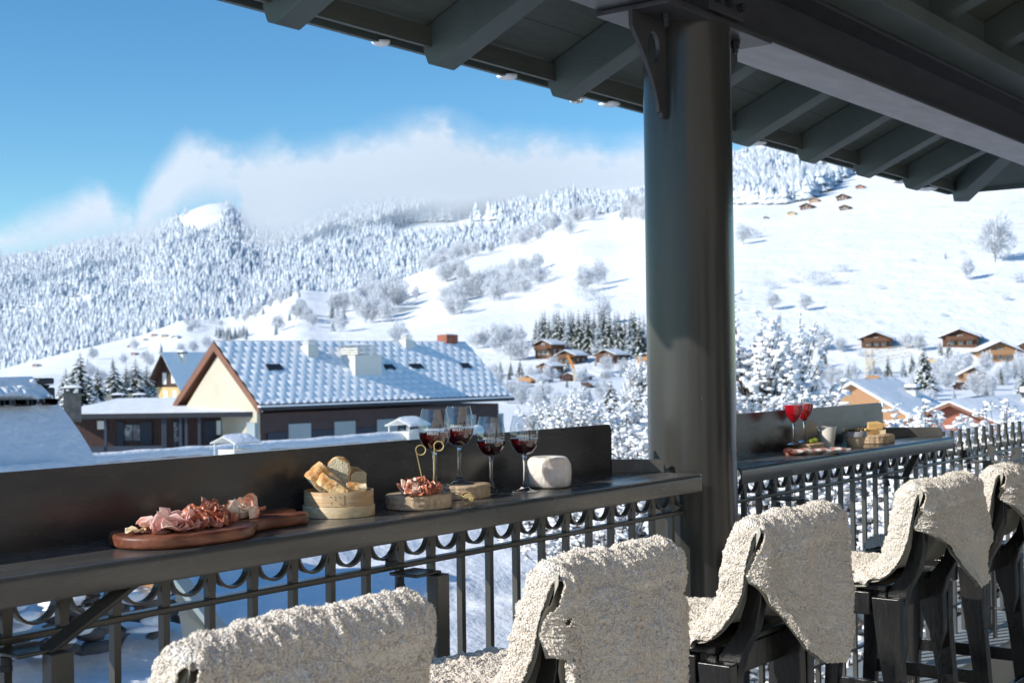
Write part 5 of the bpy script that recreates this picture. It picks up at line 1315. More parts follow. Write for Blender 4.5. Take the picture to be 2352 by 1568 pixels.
# ------------------------------------------------------------------ buildings
def gabled(name, label, loc, rz, W, L, he, hr, wall='chalet_wood', base=None, ov=.9, sn=.35, win=(), side_win=(), balc=(), trim='brown_trim', gable_mat=None, chim=(), group=None, cat='chalet', snow='snow', wmat='glass_pane', frame='shutter_white', bump=0, ovg=None, deep=1.2):
    r = thing(name, label, cat, loc, rz, group); ovg = ov if ovg is None else ovg
    h2 = W/2
    m = MB()
    if base:       # lower storey in another material
        m.box(-h2, h2, 0, L, -deep, base[1]); m.build('lower_wall', base[0], r); m = MB(); zb = base[1]
    else: zb = -deep
    m.prism([(-h2, zb), (h2, zb), (h2, he), (0, he+hr), (-h2, he)], 'y', 0.0, L); m.build('wall', wall, r)
    sl = hr/h2; rf = MB(); t = .16
    for s in (-1, 1):
        P = [(0, he+hr+.02), (s*(h2+ov), he-sl*ov+.02), (s*(h2+ov), he-sl*ov+.02+t), (0, he+hr+.02+t)]
        rf.prism(P, 'y', -ovg, L+ovg*.7)
    ro = rf.build('roof', trim, r)
    sn_ = MB()
    for s in (-1, 1):
        def f(u, v, s=s):
            x = (h2+ov+.05)*u; y = -ovg-.05+(L+ovg*1.7+.1)*v; e = min(1, min(1-u, v, 1-v)*14+.0)**.5
            return (s*x, y, he+hr-sl*x+.02+t+sn*(.35+.65*e)*(.85+.3*mnoise.noise(Vector((x*.8+loc[0], y*.5, s*3)))))
        sn_.grid(f, 10, 16); 
        sn_.grid(lambda u, v, s=s: (s*(h2+ov+.03), -ovg+(L+1.7*ovg)*u, he-sl*ov+.02+t+(sn*.36)*v), 10, 1)
        sn_.grid(lambda u, v, s=s: (s*(h2+ov)*u, -ovg-.04, he+hr-sl*(h2+ov)*u+.02+t+sn*.36*v), 10, 1)
    sn_.build('roof_snow', snow, ro, smooth=True)
    for (x, z, w, h) in win:
        wf = MB(); wf.box(x-w/2-.07, x+w/2+.07, -.05, -.005, z-.07, z+h+.07); fo = wf.build('window', frame, r)
        p = MB(); p.box(x-w/2, x-.02, -.07, -.052, z, z+h); p.box(x+.02, x+w/2, -.07, -.052, z, z+h); p.build('pane', wmat, fo)
    for (y, z, w, h) in side_win:
        wf = MB(); wf.box(h2+.005, h2+.05, y-w/2-.07, y+w/2+.07, z-.07, z+h+.07); fo = wf.build('window', frame, r)
        p = MB(); p.box(h2+.052, h2+.07, y-w/2, y+w/2, z, z+h); p.build('pane', wmat, fo)
    for (z, w) in balc:
        b = MB(); b.box(-w/2, w/2, -1.1, -.01, z-.12, z); b.box(-w/2, w/2, -1.12, -1.04, z+.12, z+.95); 
        for k in range(int(w/1.2)+1): xx = -w/2+.05+k*(w-.1)/max(1, int(w/1.2)); b.box(xx-.04, xx+.04, -1.1, -1.05, z, z+1.0)
        b.build('balcony', wall, r)
    for (x, y, w, h) in chim:
        zc = he+hr-sl*abs(x); c = MB(); c.box(x-w/2, x+w/2, y-w/2, y+w/2, zc-.3, zc+h); co_ = c.build('chimney', 'plaster_white', r)
        c = MB(); c.box(x-w*.6, x+w*.6, y-w*.6, y+w*.6, zc+h+.15, zc+h+.3); c.box(x-w*.6, x+w*.6, y-w*.6, y+w*.6, zc+h+.302, zc+h+.55, 1)
        for i in (-1, 1):
            for j in (-1, 1): c.box(x+i*w*.4-.04, x+i*w*.4+.04, y+j*w*.4-.04, y+j*w*.4+.04, zc+h, zc+h+.15)
        c.build('chimney_cap', ['dark_metal', 'snow_clump'], co_)
    return r
# ---- small chalets (px, base y, width px, D, phi, wall, he, hr factor, label)
def chalet_px(px, py, wpx, D, phi, wall, label, group=None, he=.42, hr=.20, L=1.15, base=None, balc=True, trim='dark_wood', drop=0):
    loc = gv(px, py); D = proj(loc)[2]; W = wpx/F*D*.62; h = W*he
    wn = [(-W*.25, h*.30, W*.12, h*.28), (W*.02, h*.30, W*.12, h*.28), (W*.27, h*.30, W*.12, h*.28), (0, h*.85, W*.14, h*.22)]
    return gabled('chalet', label, tuple(loc), CAMROT+phi, W, W*L, h, W*hr, wall, base=(base, h*.34) if base else None, ov=W*.13, sn=W*.05, win=wn, side_win=[(W*.3, h*.35, W*.12, h*.28), (W*.75, h*.35, W*.12, h*.28)], balc=[(h*.62, W*.8)] if balc else [], trim=trim, group=group, deep=h*.8, frame='shutter_white')
G1 = 'wooden chalets left of the column'; G2 = 'wooden chalets on the right'; G3 = 'chalets of the high hamlet'; G4 = 'tiny chalets far left'
for a in [(1248, 824, 74, 560, -.65, 'chalet_wood', 'tall dark wooden chalet at the left below the spruce stand', G1, .72, .20),
          (1300, 836, 78, 520, -.6, 'chalet_wood', 'brown chalet behind the orange excavator arm', G1, .42, .2),
          (1391, 834, 80, 530, -.6, 'chalet_wood', 'chalet with wide white roof in the middle below the spruce stand', G1, .40, .2),
          (1484, 842, 66, 500, -.5, 'orange_wood', 'reddish chalet half hidden by the column', G1, .5, .22),
          (1252, 864, 62, 420, -.7, 'chalet_wood', 'chalet below the tall dark one with an ochre lower floor', G1, .6, .18),
          (1215, 888, 72, 330, -.7, 'orange_wood', 'low chalet with a bright orange gable right of the tiled roof', G1, .34, .2),
          (1309, 884, 72, 340, -.8, 'dark_wood', 'long low brown chalet with white ground floor', G1, .42, .16),
          (1352, 900, 44, 260, -.6, 'dark_wood', 'small brown hut with steep snowy roof near the bushes', G1, .5, .3),
          (1186, 897, 60, 290, -.5, 'chalet_wood', 'low snow covered shed next to the tiled roof', G1, .25, .2),
          (1394, 876, 40, 330, -.4, 'dark_wood', 'dark steep gable behind the snow loaded spruce', G1, .4, .3)]:
    chalet_px(*a[:7], group=a[7], he=a[8], hr=a[9], base='plaster_white' if a[0] in (1309, 1484) else None)
for a in [(2012, 800, 104, 440, -.35, 'chalet_wood', 'brown chalet with pale timber front, left one of the upper pair', .36, .20),
          (2205, 798, 122, 420, -.4, 'chalet_wood', 'brown chalet with carved front, right one of the upper pair', .34, .20),
          (2296, 832, 128, 330, -.15, 'orange_wood', 'large bright orange timber chalet with balcony at the far right', .36, .22),
          (2236, 884, 92, 250, -.25, 'orange_wood', 'orange timber chalet with a second small gable in front', .42, .26),
          (1915, 858, 58, 380, -.3, 'brick', 'small chalet with a rust red gable', .3, .22),
          (2008, 884, 56, 300, -.5, 'orange_wood', 'small orange chalet at the foot of the tall pylon', .42, .2),
          (2208, 902, 52, 230, -.3, 'dark_wood', 'dark hut wearing a thick snow cap', .5, .2),
          (2362, 812, 60, 360, -.4, 'chalet_wood', 'brown chalet cut by the right edge of the view', .5, .25),
          (2140, 842, 60, 330, -.3, 'plaster_yellow', 'low pale chalet between the dark spruce and the orange ones', .3, .2)]:
    chalet_px(*a[:7], group=G2, he=a[7], hr=a[8])
r_ = chalet_px(2258, 888, 64, 243, -.25, 'orange_wood', 'smaller orange front gable attached before the orange chalet', G2, .35, .25)
for a in [(1843, 458, 30, 'navy_panel', 'small blue grey chalet at the left of the high hamlet'), (1869, 466, 34, 'orange_wood', 'bright orange chalet in the high hamlet'), (1852, 482, 44, 'chalet_wood', 'brown chalet below the orange one in the high hamlet'), (1935, 460, 42, 'chalet_wood', 'brown chalet at the right of the high hamlet'),
          (1940, 483, 36, 'chalet_wood', 'lower right brown chalet of the high hamlet'), (1975, 434, 28, 'brick', 'reddish chalet just under the eaves of the terrace roof'), (1818, 495, 26, 'plaster_yellow', 'low ochre shed below the high hamlet'), (1759, 503, 16, 'dark_wood', 'tiny dark hut alone left of the high hamlet')]:
    p = gp(a[0], a[1]); D = proj(p)[2]; c = chalet_px(a[0], a[1], a[2], D, -.4, a[3], a[4], G3, .34, .2, balc=False)
for a in [(376, 775, 20, 'orange_wood', 'tiny orange chalet on the low ridge at the left'), (352, 773, 18, 'brick', 'tiny red chalet left of the orange one'), (298, 800, 20, 'brick', 'tiny red chalet in the middle of the left field'), (306, 816, 18, 'brick', 'tiny red hut below the other in the left field'), (80, 843, 20, 'brick', 'tiny red roofed house at the foot of the far left field'), (401, 780, 26, 'plaster_white', 'tiny white house right of the orange one'), (1380, 486, 16, 'dark_wood', 'tiny dark hut on the skyline of the slope'), (333, 782, 12, 'chalet_wood', 'tiny brown hut at the left end of the ridge row')]:
    p = gp(a[0], a[1]); D = proj(p)[2]; chalet_px(a[0], a[1], a[2], D, -.4, a[3], a[4], G4, .34, .2, balc=False)
p = gp(938, 714); D = proj(p)[2]; st = thing('stone_barn', 'long low ochre stone building below the pale grove', 'barn', tuple(p), CAMROT+.1); m = MB(); m.box(-7, 7, 0, 4, -3, 1.6); m.box(-1, 3, .5, 4, 1.6, 3.2); m.build('wall', 'grey_panel', st); m = MB(); m.box(-7.3, 7.3, -.3, 4.3, 1.61, 2.2); m.build('roof_snow', 'snow', st)
# ---- the long building with the white tiled roof
EZ = -.45; E1 = onZ(595, 934, EZ); aA = math.radians(-7); ad = np.array([math.cos(aA), math.sin(aA), 0]); bd = np.array([-ad[1], ad[0], 0])
def solve(P, d, px):
    lo, hi = 0., 60.
    s0 = proj(P)[0] < px
    for _ in range(50):
        mm = (lo+hi)/2
        if (proj(P+d*mm)[0] < px) == s0: lo = mm
        else: hi = mm
    return lo
LM = solve(E1, ad, 1172); WM = solve(E1, bd, 400)
RZM = 2.80
mb_ = thing('tiled_house', 'long house with a white snow tiled roof, cream gable and grey shutters', 'house', tuple(E1), aA)
OVM = .55
m = MB(); m.prism([(OVM, -6.5), (WM-OVM, -6.5), (WM-OVM, -.28), (WM/2, RZM-EZ-.55), (OVM, -.28)], 'x', .25, .45)
m.build('gable_wall', 'plaster_cream', mb_)
m = MB(); m.box(.46, LM-.5, OVM, WM-OVM, -6.5, -.35); m.build('wall', 'brown_band', mb_)
hh = RZM-EZ; th = math.atan2(hh, WM/2)
m = MB()
for s in (0, 1):
    y0 = 0 if s == 0 else WM; P = [(y0, -.12), (WM/2, hh-.12), (WM/2, hh), (y0, 0)]
    m.prism(P, 'x', 0, LM)
rf = m.build('roof', 'brown_trim', mb_)
m = MB()
for s in (0, 1):
    y0 = -.05 if s == 0 else WM+.05; P = [(y0, -.36), (WM/2, hh-.42), (WM/2, hh+.02), (y0, .04)]
    m.prism(P, 'x', -.06, -.005)
m.build('bargeboard', 'brown_trim', rf)
def tile(u, v, s):
    x = -.05+(LM+.1)*u; q = v; y = (WM/2)*q*(1 if s == 0 else -1)+(0 if s == 0 else WM); z = hh*q
    n = 30; rws = 11; row = q*rws; ri = math.floor(row); fx = (u*n+(.5 if ri % 2 else 0)) % 1; fy = row-ri
    b = max(0, math.sin(pi*fx))**.7*max(0, math.sin(pi*min(1, fy*.9+.08)))**.6
    b *= (.75+.6*mnoise.noise(Vector((math.floor(u*n+(.5 if ri % 2 else 0))*1.7, ri*2.3, s)))); 
    lf = .5+.5*mnoise.noise(Vector((x*.35, y*.5, 7+s))); b = b*(1-.55*lf*lf)+.45*lf*lf
    if q < .035: b = .7+.3*math.sin(u*240)
    e = .11+.085*b
    return (x, y-e*math.sin(th)*(1 if s == 0 else -1), z+e*math.cos(th))
m = MB(); m.grid(lambda u, v: tile(u, v, 0), 300, 88); m.build('roof_snow', 'snow_clump', rf, smooth=True)
m = MB(); m.grid(lambda u, v: (-.05+(LM+.1)*u, WM-(WM/2)*v, hh*v+.12), 4, 4); m.build('roof_snow', 'snow_clump', rf, smooth=True)
m = MB(); m.tube([(-.1, -.16, -.10), (LM+.1, -.16, -.10)], .10, 8); m.build('gutter', 'dark_metal', mb_)
m = MB(); m.box(-.1, LM+.1, -.25, -.02, -.02, .06); m.build('gutter_snow', 'snow_clump', mb_)
m = MB(); m.box(.46, LM-.5, OVM-.06, OVM-.002, -1.35, -.37); m.build('fascia_band', 'brown_band', mb_)
def mx_(px): return solve(E1+bd*OVM, ad, px)
for k, (a, b) in enumerate([(660, 711), (765, 813), (863, 910), (1068, 1090), (1140, 1153)]):
    x0, x1 = mx_(a), mx_(b); m = MB(); m.box(x0, x1, OVM-.11, OVM-.065, -3.6, -.95); m.build('shutter', 'grey_panel', mb_)
for k, (a, b) in enumerate([(612, 659), (712, 764), (814, 862)]):
    x0, x1 = mx_(a), mx_(b); m = MB(); m.box(x0, x1, OVM-.10, OVM-.065, -3.6, -1.35); m.build('blind', 'navy_panel', mb_)
for k, (a, b) in enumerate([(912, 955), (1092, 1135)]):
    x0, x1 = mx_(a), mx_(b); m = MB(); m.box(x0, x1, OVM-.10, OVM-.065, -3.6, -1.3); f = m.build('window', 'dark_metal', mb_)
    m = MB(); 
    for q in range(3): m.box(x0+(x1-x0)*(q+.1)/3, x0+(x1-x0)*(q+.9)/3, OVM-.12, OVM-.102, -3.3, -1.5)
    m.build('pane', 'glass_pane', f)
m = MB(); m.box(.05, .24, OVM-.1, OVM+.6, -6.5, -.8); m.build('corner_pier', 'grey_panel', mb_)
# roof chimneys by ray / roof plane
nrm = np.cross(ad, bd*math.cos(th)+np.array([0, 0, math.sin(th)])); nrm = nrm/np.linalg.norm(nrm)
def onroof(px, py):
    p = onPlane(px, py, E1, nrm)-E1; return float(p @ ad), float(p @ bd), float(p[2])
def chimney(nm, label_, px0, px1, pyb, pyt, matn, louv=True):
    x0, y0, z0 = onroof(px0, pyb); x1, _, _ = onroof(px1, pyb); D = proj(E1+ad*x0+bd*y0)[2]; h = (pyb-pyt)/F*D*1.2
    w = x1-x0
    m = MB(); m.box(x0, x1, y0, y0+w*.9, z0-.6, z0+h*.72 if louv else z0+h); c = m.build('chimney', matn, mb_); tag(c, label_)
    m = MB(); m.box(x0-.02, x1+.02, y0-.03, y0+.02, z0-.05, z0+.12); m.build('flashing', 'dark_metal', c)
    if louv:
        m = MB()
        for q in range(4): zz = z0+h*(.74+.07*q); m.box(x0+w*.12, x1-w*.12, y0+.05, y0+w*.8, zz, zz+h*.04)
        m.build('louvre_cap', 'plaster_white', c)
    m = MB(); m.grid(lambda u, v: (x0+w*u, y0+w*.9*v, z0+h*(1.02)+.10*math.sin(pi*u)*math.sin(pi*v)), 6, 6); m.build('cap_snow', 'snow_clump', c, smooth=True)
chimney('a', None, 816, 878, 871, 806, 'plaster_white')
chimney('a', None, 932, 951, 808, 776, 'plaster_white'); chimney('a', None, 708, 732, 828, 788, 'plaster_white'); chimney('a', None, 1026, 1052, 797, 773, 'brick', False)
for k, (a, b, y) in enumerate([(617, 652, 858), (888, 910, 857), (947, 975, 855), (1064, 1084, 853)]):
    x0, y0, z0 = onroof(a, y); x1, _, _ = onroof(b, y); m = MB(); wy = .32
    m.hexa([(x0, y0, z0+.0), (x1, y0, z0+.0), (x1, y0+wy, z0+wy*math.tan(th)), (x0, y0+wy, z0+wy*math.tan(th)), (x0, y0-.02, z0+.26), (x1, y0-.02, z0+.26), (x1, y0+wy, z0+wy*math.tan(th)+.24), (x0, y0+wy, z0+wy*math.tan(th)+.24)])
    m.build('skylight', 'dark_metal', rf)
# ---- annex with verandah in front of the gable
AD = 68.
pa, pb = atD(606, 944, AD), atD(120, 953, AD); W_ = float(np.linalg.norm((pa-pb)[:2])); ang = math.atan2(pa[1]-pb[1], pa[0]-pb[0])
an = thing('verandah_house', 'low brown wooden annex with a flat snowy roof before the cream gable', 'house', tuple(pb), ang)
m = MB(); m.grid(lambda u, v: (W_*u, -.3+12*v, .05+.45*v+(.06 if v > 0 else .0)+.04*mnoise.noise(Vector((u*20, v*6, 0)))), 60, 10); m.build('roof_snow', 'snow', an, smooth=True)
m = MB(); m.box(0, W_, -.25, 12, -.14, .0); m.box(-.02, W_+.02, -.36, -.255, -.2, .05); m.build('roof', 'dark_metal', an)
m = MB(); m.box(0, W_, -.33, -.28, -.05, .07); 
pass
m.build('gutter_snow', 'snow_clump', an)
m = MB(); m.box(0, W_-1.0, 1.6, 11, -6, -.15); m.build('wall', 'dark_wood', an)
def wx(px): return (px-120)/(606-120)*W_
for (a, b, y0, y1, mt) in [(202, 222, 965, 984, 'shutter_white'), (266, 284, 975, 1010, 'glass_pane'), (286, 302, 975, 1010, 'glass_pane'), (382, 402, 970, 1022, 'glass_pane'), (482, 492, 968, 1000, 'shutter_white'), (494, 512, 968, 1000, 'glass_pane')]:
    z1, z0 = -(y0-948)/F*(AD+1.5), -(y1-948)/F*(AD+1.5); f = MB(); f.box(wx(a)-.06, wx(b)+.06, 1.54, 1.59, z0-.08, z1+.06); fo = f.build('window', 'navy_panel' if mt == 'glass_pane' else 'dark_wood', an); f = MB(); f.box(wx(a), wx(b), 1.50, 1.535, z0, z1); f.build('pane', mt, fo)
for (a, b) in ((248, 264), (304, 330), (452, 480), (514, 540)):
    f = MB(); f.box(wx(a), wx(b), 1.50, 1.58, -1.75, -.45); f.build('shutter', 'navy_panel', an)
for a in (240, 372, 376, 412, 425, 455, 590):
    f = MB(); f.box(wx(a), wx(a)+.14, -.1, .05, -6, -.14); f.build('post', 'navy_panel', an)
f = MB(); f.box(0, wx(372), -.1, -.04, -2.6, -1.6); f.box(wx(425), W_, -.1, -.04, -2.6, -1.65); f.build('parapet', 'navy_panel', an)
for k, (a, b, yb, yt, D, mt) in enumerate([(147, 186, 937, 888, 60, 'grey_stone'), (245, 256, 930, 895, 82, 'plaster_cream'), (258, 287, 930, 905, 82, 'grey_stone'), (294, 304, 930, 893, 82, 'plaster_cream'), (306, 334, 930, 905, 82, 'grey_stone')]):
    p = atD((a+b)/2, yb, D); w = (b-a)/F*D; h = (yb-yt)/F*D; ch = thing('stone_chimney', ['thick grey chimney with a dark vent beside the blue snowy roof', 'narrow cream chimney behind the low annex roof at left', 'squat stone chimney next to the narrow cream one', 'narrow cream chimney right of the squat stone one', 'squat stone chimney nearest the dark gable'][k], 'chimney', tuple(p), CAMROT+.3)
    m = MB(); m.box(-w/2, w/2, -w/2, w/2, -.6, h*.72); m.build('shaft', mt, ch)
    m = MB()
    for i in (-1, 0, 1): m.box(i*w*.4-w*.06, i*w*.4+w*.06, -w*.45, -w*.3, h*.72, h*.9)
    m.box(-w*.55, w*.55, -w*.55, w*.55, h*.9, h*.95); m.build('vent', 'dark_metal', ch)
    m = MB(); m.grid(lambda u, v: ((u-.5)*w*1.2, (v-.5)*w*1.2, h*(.955)+.12*math.sin(pi*u)**.5*math.sin(pi*v)**.5), 8, 8); m.build('cap_snow', 'snow_clump', ch, smooth=True)
# ---- steep brown and yellow chalet behind
D = 185.; W = 86/F*D
gabled('steep_house', 'steep roofed house with brown timber gable above a yellow storey', tuple(atD(389, 926, D)), CAMROT-.50, W, W*1.6, 83/F*D*.55, 66/F*D, 'dark_wood', base=('plaster_yellow', 37/F*D), ov=.9, sn=.2, ovg=1.5,
       win=[(-W*.16, 45/F*D, 9/F*D, 24/F*D), (W*.15, 47/F*D, 9/F*D, 24/F*D), (W*.05, 78/F*D, 9/F*D, 14/F*D), (-W*.12, 2/F*D, 9/F*D, 26/F*D), (W*.2, 4/F*D, 9/F*D, 24/F*D)], wmat='shutter_white', trim='dark_wood', chim=[(W*.12, W*.4, .8, 1.0)], cat='house', deep=6)
# ---- near blue snow roof at the left
TH = 9.0
ep = onT(230, 1066, TH); s1 = ep[0]; ez = ep[2]
rd = onT(140, 882, TH+.66)
lh = thing('shaded_house', 'house whose steep roof lies in blue shade under deep snow', 'house', (s1-5, TH, 0))
dz = 1.46-ez
def lr(u, v):
    x = (s1-9)+(9-.02)*u; y = TH+.50*v; z = ez+dz*v+.02*mnoise.noise(Vector((x*1.5, v*2, 3)))
    if u > .999: pass
    k = 0
    if u > .60: k = 0
    return (x-.25*v*v*(u), y, z)
m = MB(); m.grid(lr, 90, 24); m.grid(lambda u, v: (s1-9+(8.98-.25)*u, TH+.50+.9*v, ez+dz+.02*mnoise.noise(Vector(((s1-9+9*u)*1.5, 2, 3)))-.95*v*v), 30, 6); o = wb(m, 'roof_snow', 'snow', lh, smooth=True)
m = MB(); m.grid(lambda u, v: (s1-9+8.7*u, TH-.04-.05*math.sin(pi*v), ez+.05-.16*v+.02*mnoise.noise(Vector((u*60, v*3, 0)))), 160, 6); wb(m, 'eaves_snow', 'snow', lh, smooth=True)
m = MB(); m.box(s1-9, s1-.2, TH+.12, TH+1.4, -2.2, ez-.06); wb(m, 'wall', 'grey_stone', lh)
dd = MB()
for k, (px, py, w, hh_) in enumerate([(10, 868, 60, 12)]): pass
# snow covered dormer ledge and stove pipe on that roof
def lroof(px, py):
    n = np.cross([1, 0, 0], [0, .50, dz]); n = n/np.linalg.norm(n); return onPlane(px, py, (s1, TH, ez), n)
a = lroof(-30, 918); b = lroof(96, 918)
m = MB(); m.grid(lambda u, v: (a[0]+(b[0]-a[0])*u, a[1]-.02-.10*math.sin(pi*min(v*1.0, .5))+.12*v*1.2, a[2]-.02+.12*v**.8+.015*mnoise.noise(Vector((u*14, v*3, 5)))-.06*u**6), 40, 10); wb(m, 'dormer_snow', 'snow', lh, smooth=True)
m = MB(); 
rgg = random.Random(2)
for k in range(16):
    u = rgg.random(); x = a[0]+(b[0]-a[0])*u; w = rgg.uniform(.03, .08); m.box(x, x+w, a[1]-.12, a[1]-.02, a[2]-.045+rgg.uniform(-.01, .01), a[2]-.005)
tag(wb(m, 'dormer_edge', 'dark_metal', lh), kind='stuff')
c0 = lroof(112, 912); Dc = proj(c0)[2]; k_ = Dc/F
m = MB(); x0 = c0[0]; 
m.box(x0-18*k_, x0+28*k_, c0[1]+.05, c0[1]+.35, c0[2]-.06, c0[2]+22*k_); m.box(x0-12*k_, x0+20*k_, c0[1]+.08, c0[1]+.3, c0[2]+22*k_, c0[2]+30*k_); m.box(x0-16*k_, x0+26*k_, c0[1]+.05, c0[1]+.33, c0[2]+30*k_, c0[2]+44*k_)
wb(m, 'chimney', 'dark_metal', lh, bevel=.02)
m = MB(); scatter(m, ICO1, np.array([[x0+14*k_, c0[1]+.1, c0[2]+32*k_], [x0-22*k_, c0[1]+.1, c0[2]+35*k_], [x0-60*k_, c0[1]+.06, c0[2]+18*k_], [x0+2*k_, c0[1]+.02, c0[2]-.0]]), np.array([[.07, .06, .02], [.04, .04, .035], [.10, .08, .05], [.1, .04, .03]])); wb(m, 'snow_heap', 'snow_clump', lh, smooth=True)
# ---- low near roof whose ridge shows just above the counter
T0 = 12.; zr = .52
nr = thing('near_roof', 'broad snow covered roof just below the terrace with footprints and a raised ridge', 'roof', (10, 9, 0))
def nrf(u, v):
    T = T0-6.7*v; xr = 15.0-6.6*v; x = -4+(xr+4)*u; z = zr-.235*(T0-T)
    z += .035*(fbm(x*.9, T*.9, 4, 4)-.5)*2+.02*(vnoise(x*5, T*5, 6)-.5)
    # trodden tracks
    for (c, ph) in ((8.9, .2), (7.75, 1.1)):
        d = T-(c-.06*(x-5)); 
        if abs(d) < .22: z -= .055*math.cos(d/.22*pi/2)*(.5+.5*abs(math.sin(x*7+ph)))
        elif abs(d) < .42: z += .02*(vnoise(x*8, T*8, 3))
    return (x, T, z)
m = MB(); m.grid(nrf, 300, 110); wb(m, 'roof_snow', 'snow', nr, smooth=True)
m = MB(); m.grid(lambda u, v: (-4+19.05*u, T0+.11*math.cos(pi*v), zr+.02+.10*math.sin(pi*v)+.02*mnoise.noise(Vector((u*60, v, 0)))), 200, 8); wb(m, 'ridge_snow', 'snow', nr, smooth=True)
m = MB(); m.box(-4, 15, T0-.16, T0-.10, zr-.07, zr-.02); wb(m, 'ridge_flashing', 'grey_panel', nr)
m = MB(); m.grid(lambda u, v: (-4+19*u, T0+.1+3*v, zr-1.2*v), 20, 2); wb(m, 'far_roof_face', 'snow', nr, smooth=True)
m = MB(); m.hexa([(-4, 5.35, -3.2), (8.4, 5.35, -3.2), (15, 12, -3.2), (-4, 12, -3.2), (-4, 5.35, -1.45), (8.35, 5.35, -1.45), (14.7, 11.8, .15), (-4, 11.8, .15)]); wb(m, 'wall', 'dark_wood', nr)
def hood(label, pxa, pxb, pyt, pyb, D):
    p = atD((pxa+pxb)/2, pyb, D); w = (pxb-pxa)/F*D; h = (pyb-pyt)/F*D
    r = thing('vent_hood', label, 'roof vent', tuple(p), CAMROT-.55, 'snow capped vent hoods on the near roof')
    m = MB()
    for s in (-1, 1): m.prism([(0, h), (s*w*.36, h*.55), (s*w*.36, h*.50), (0, h*.94)], 'y', -w*.35, w*.45)
    ro = m.build('canopy', 'shutter_white', r)
    m = MB()
    for s in (-1, 1): m.grid(lambda u, v, s=s: (s*w*.37*u, -w*.36+w*.82*v, h*(1.03-.45*u)+h*.10*math.sin(pi*v)**.4*(1-u**4)), 8, 10)
    m.build('canopy_snow', 'snow_clump', ro, smooth=True)
    for sx in (-1, 1):
        for y in (-w*.3, w*.4): m = MB(); m.tube([(sx*w*.28, y, -.25), (sx*w*.28, y, h*.62)], w*.012, 6); m.build('leg', 'shutter_white', r)
    m = MB(); m.box(-w*.22, w*.22, -w*.25, w*.35, -.2, h*.14); m.build('flue', 'plaster_white', r); return r
hood('snow capped vent hood at left in front of the annex', 484, 592, 1000, 1036, 14.6)
hood('white posted vent hood under snow, left of the wine glasses', 884, 985, 960, 995, 18.)
# small timber shed seen through the railing
sh = thing('timber_shed', 'small slatted timber shed with a white edged roof seen through the railing', 'shed', tuple(onT(380, 1400, 7.6)), 0)
pA, pB, pC, pD = onT(372, 1322, 7.6), onT(440, 1350, 7.5), onT(428, 1348, 7.6), onT(372, 1352, 7.6)
m = MB(); m.add([pA, pC, pD, pA+[0, .3, 0], pC+[0, .3, 0], pD+[0, .3, 0]], [(0, 1, 2), (5, 4, 3), (0, 3, 4, 1), (1, 4, 5, 2), (2, 5, 3, 0)]); wb(m, 'slatted_gable', 'orange_wood', sh)
q0, q1 = onT(398, 1312, 7.45), onT(512, 1455, 7.1); m = MB(); m.beam(tuple(q0), tuple(q1), .10, .05, (0, -1, .3)); wb(m, 'roof_edge', 'grey_panel', sh)
m = MB(); m.add([onT(400, 1345, 7.55), onT(430, 1345, 7.5), onT(505, 1455, 7.15), onT(420, 1462, 7.15)], [(0, 1, 2, 3)]); wb(m, 'side_wall', 'plaster_cream', sh)
# rock wall poking out of the snow under the shaded house
rw = thing('stone_wall', 'dark rubble wall half buried in blue snow at the lower left', 'wall', tuple(onT(120, 1460, 7.9)), 0)
m = MB(); rg = np.random.default_rng(5); n = 240; P = np.stack([rg.uniform(-4.5, 1.15, n), rg.normal(0, .07, n), rg.uniform(-.12, .34, n)], -1); P[:, 1] += P[:, 2]*.5; scatter(m, ICO1, P, rg.uniform(.05, .15, (n, 3))*[1.2, .6, .5], jit=.4, rng=rg); m.build('stones', 'grey_stone', rw)
m = MB(); n = 150; P = np.stack([rg.uniform(-4.5, 1.2, n), rg.normal(-.02, .09, n), rg.uniform(-.05, .42, n)], -1); P[:, 1] += P[:, 2]*.4-.05; scatter(m, ICO1, P, rg.uniform(.05, .16, (n, 3))*[1.3, .7, .4], jit=.4, rng=rg); m.build('snow', 'snow_clump', rw, smooth=True)
# ---- right roofs
D = 118.
ap = atD(1963, 886, D); W = 158/F*D*1.12
og = gabled('timber_house', 'large house with an orange board gable and a white ribbed snow roof', tuple(atD(1963, 1022, D)), CAMROT-.62, 11.0, 10.5, 2.3, 3.05, 'orange_wood', ov=.7, sn=.22, cat='house', trim='shutter_white', chim=[(2.6, 7.5, .9, .7)], ovg=.7, deep=5)
gabled('snowy_roof_house', 'house at far right showing only its wide smooth snowy roof', tuple(atD(2196, 1097, 62)), CAMROT-.72, 9.0, 11.0, 1.45, 1.85, 'brick', ov=.6, sn=.2, cat='house', trim='brown_trim', chim=[(1.0, 6.5, .55, .6), (.6, 8.6, .55, .6)], deep=5)
gabled('low_roof_house', 'low brown eaved house under snow left of the column', tuple(atD(1500, 990, 70)), CAMROT-.9, 5.0, 6.0, .6, .8, 'dark_wood', ov=.5, sn=.25, cat='house', trim='dark_wood', deep=3)
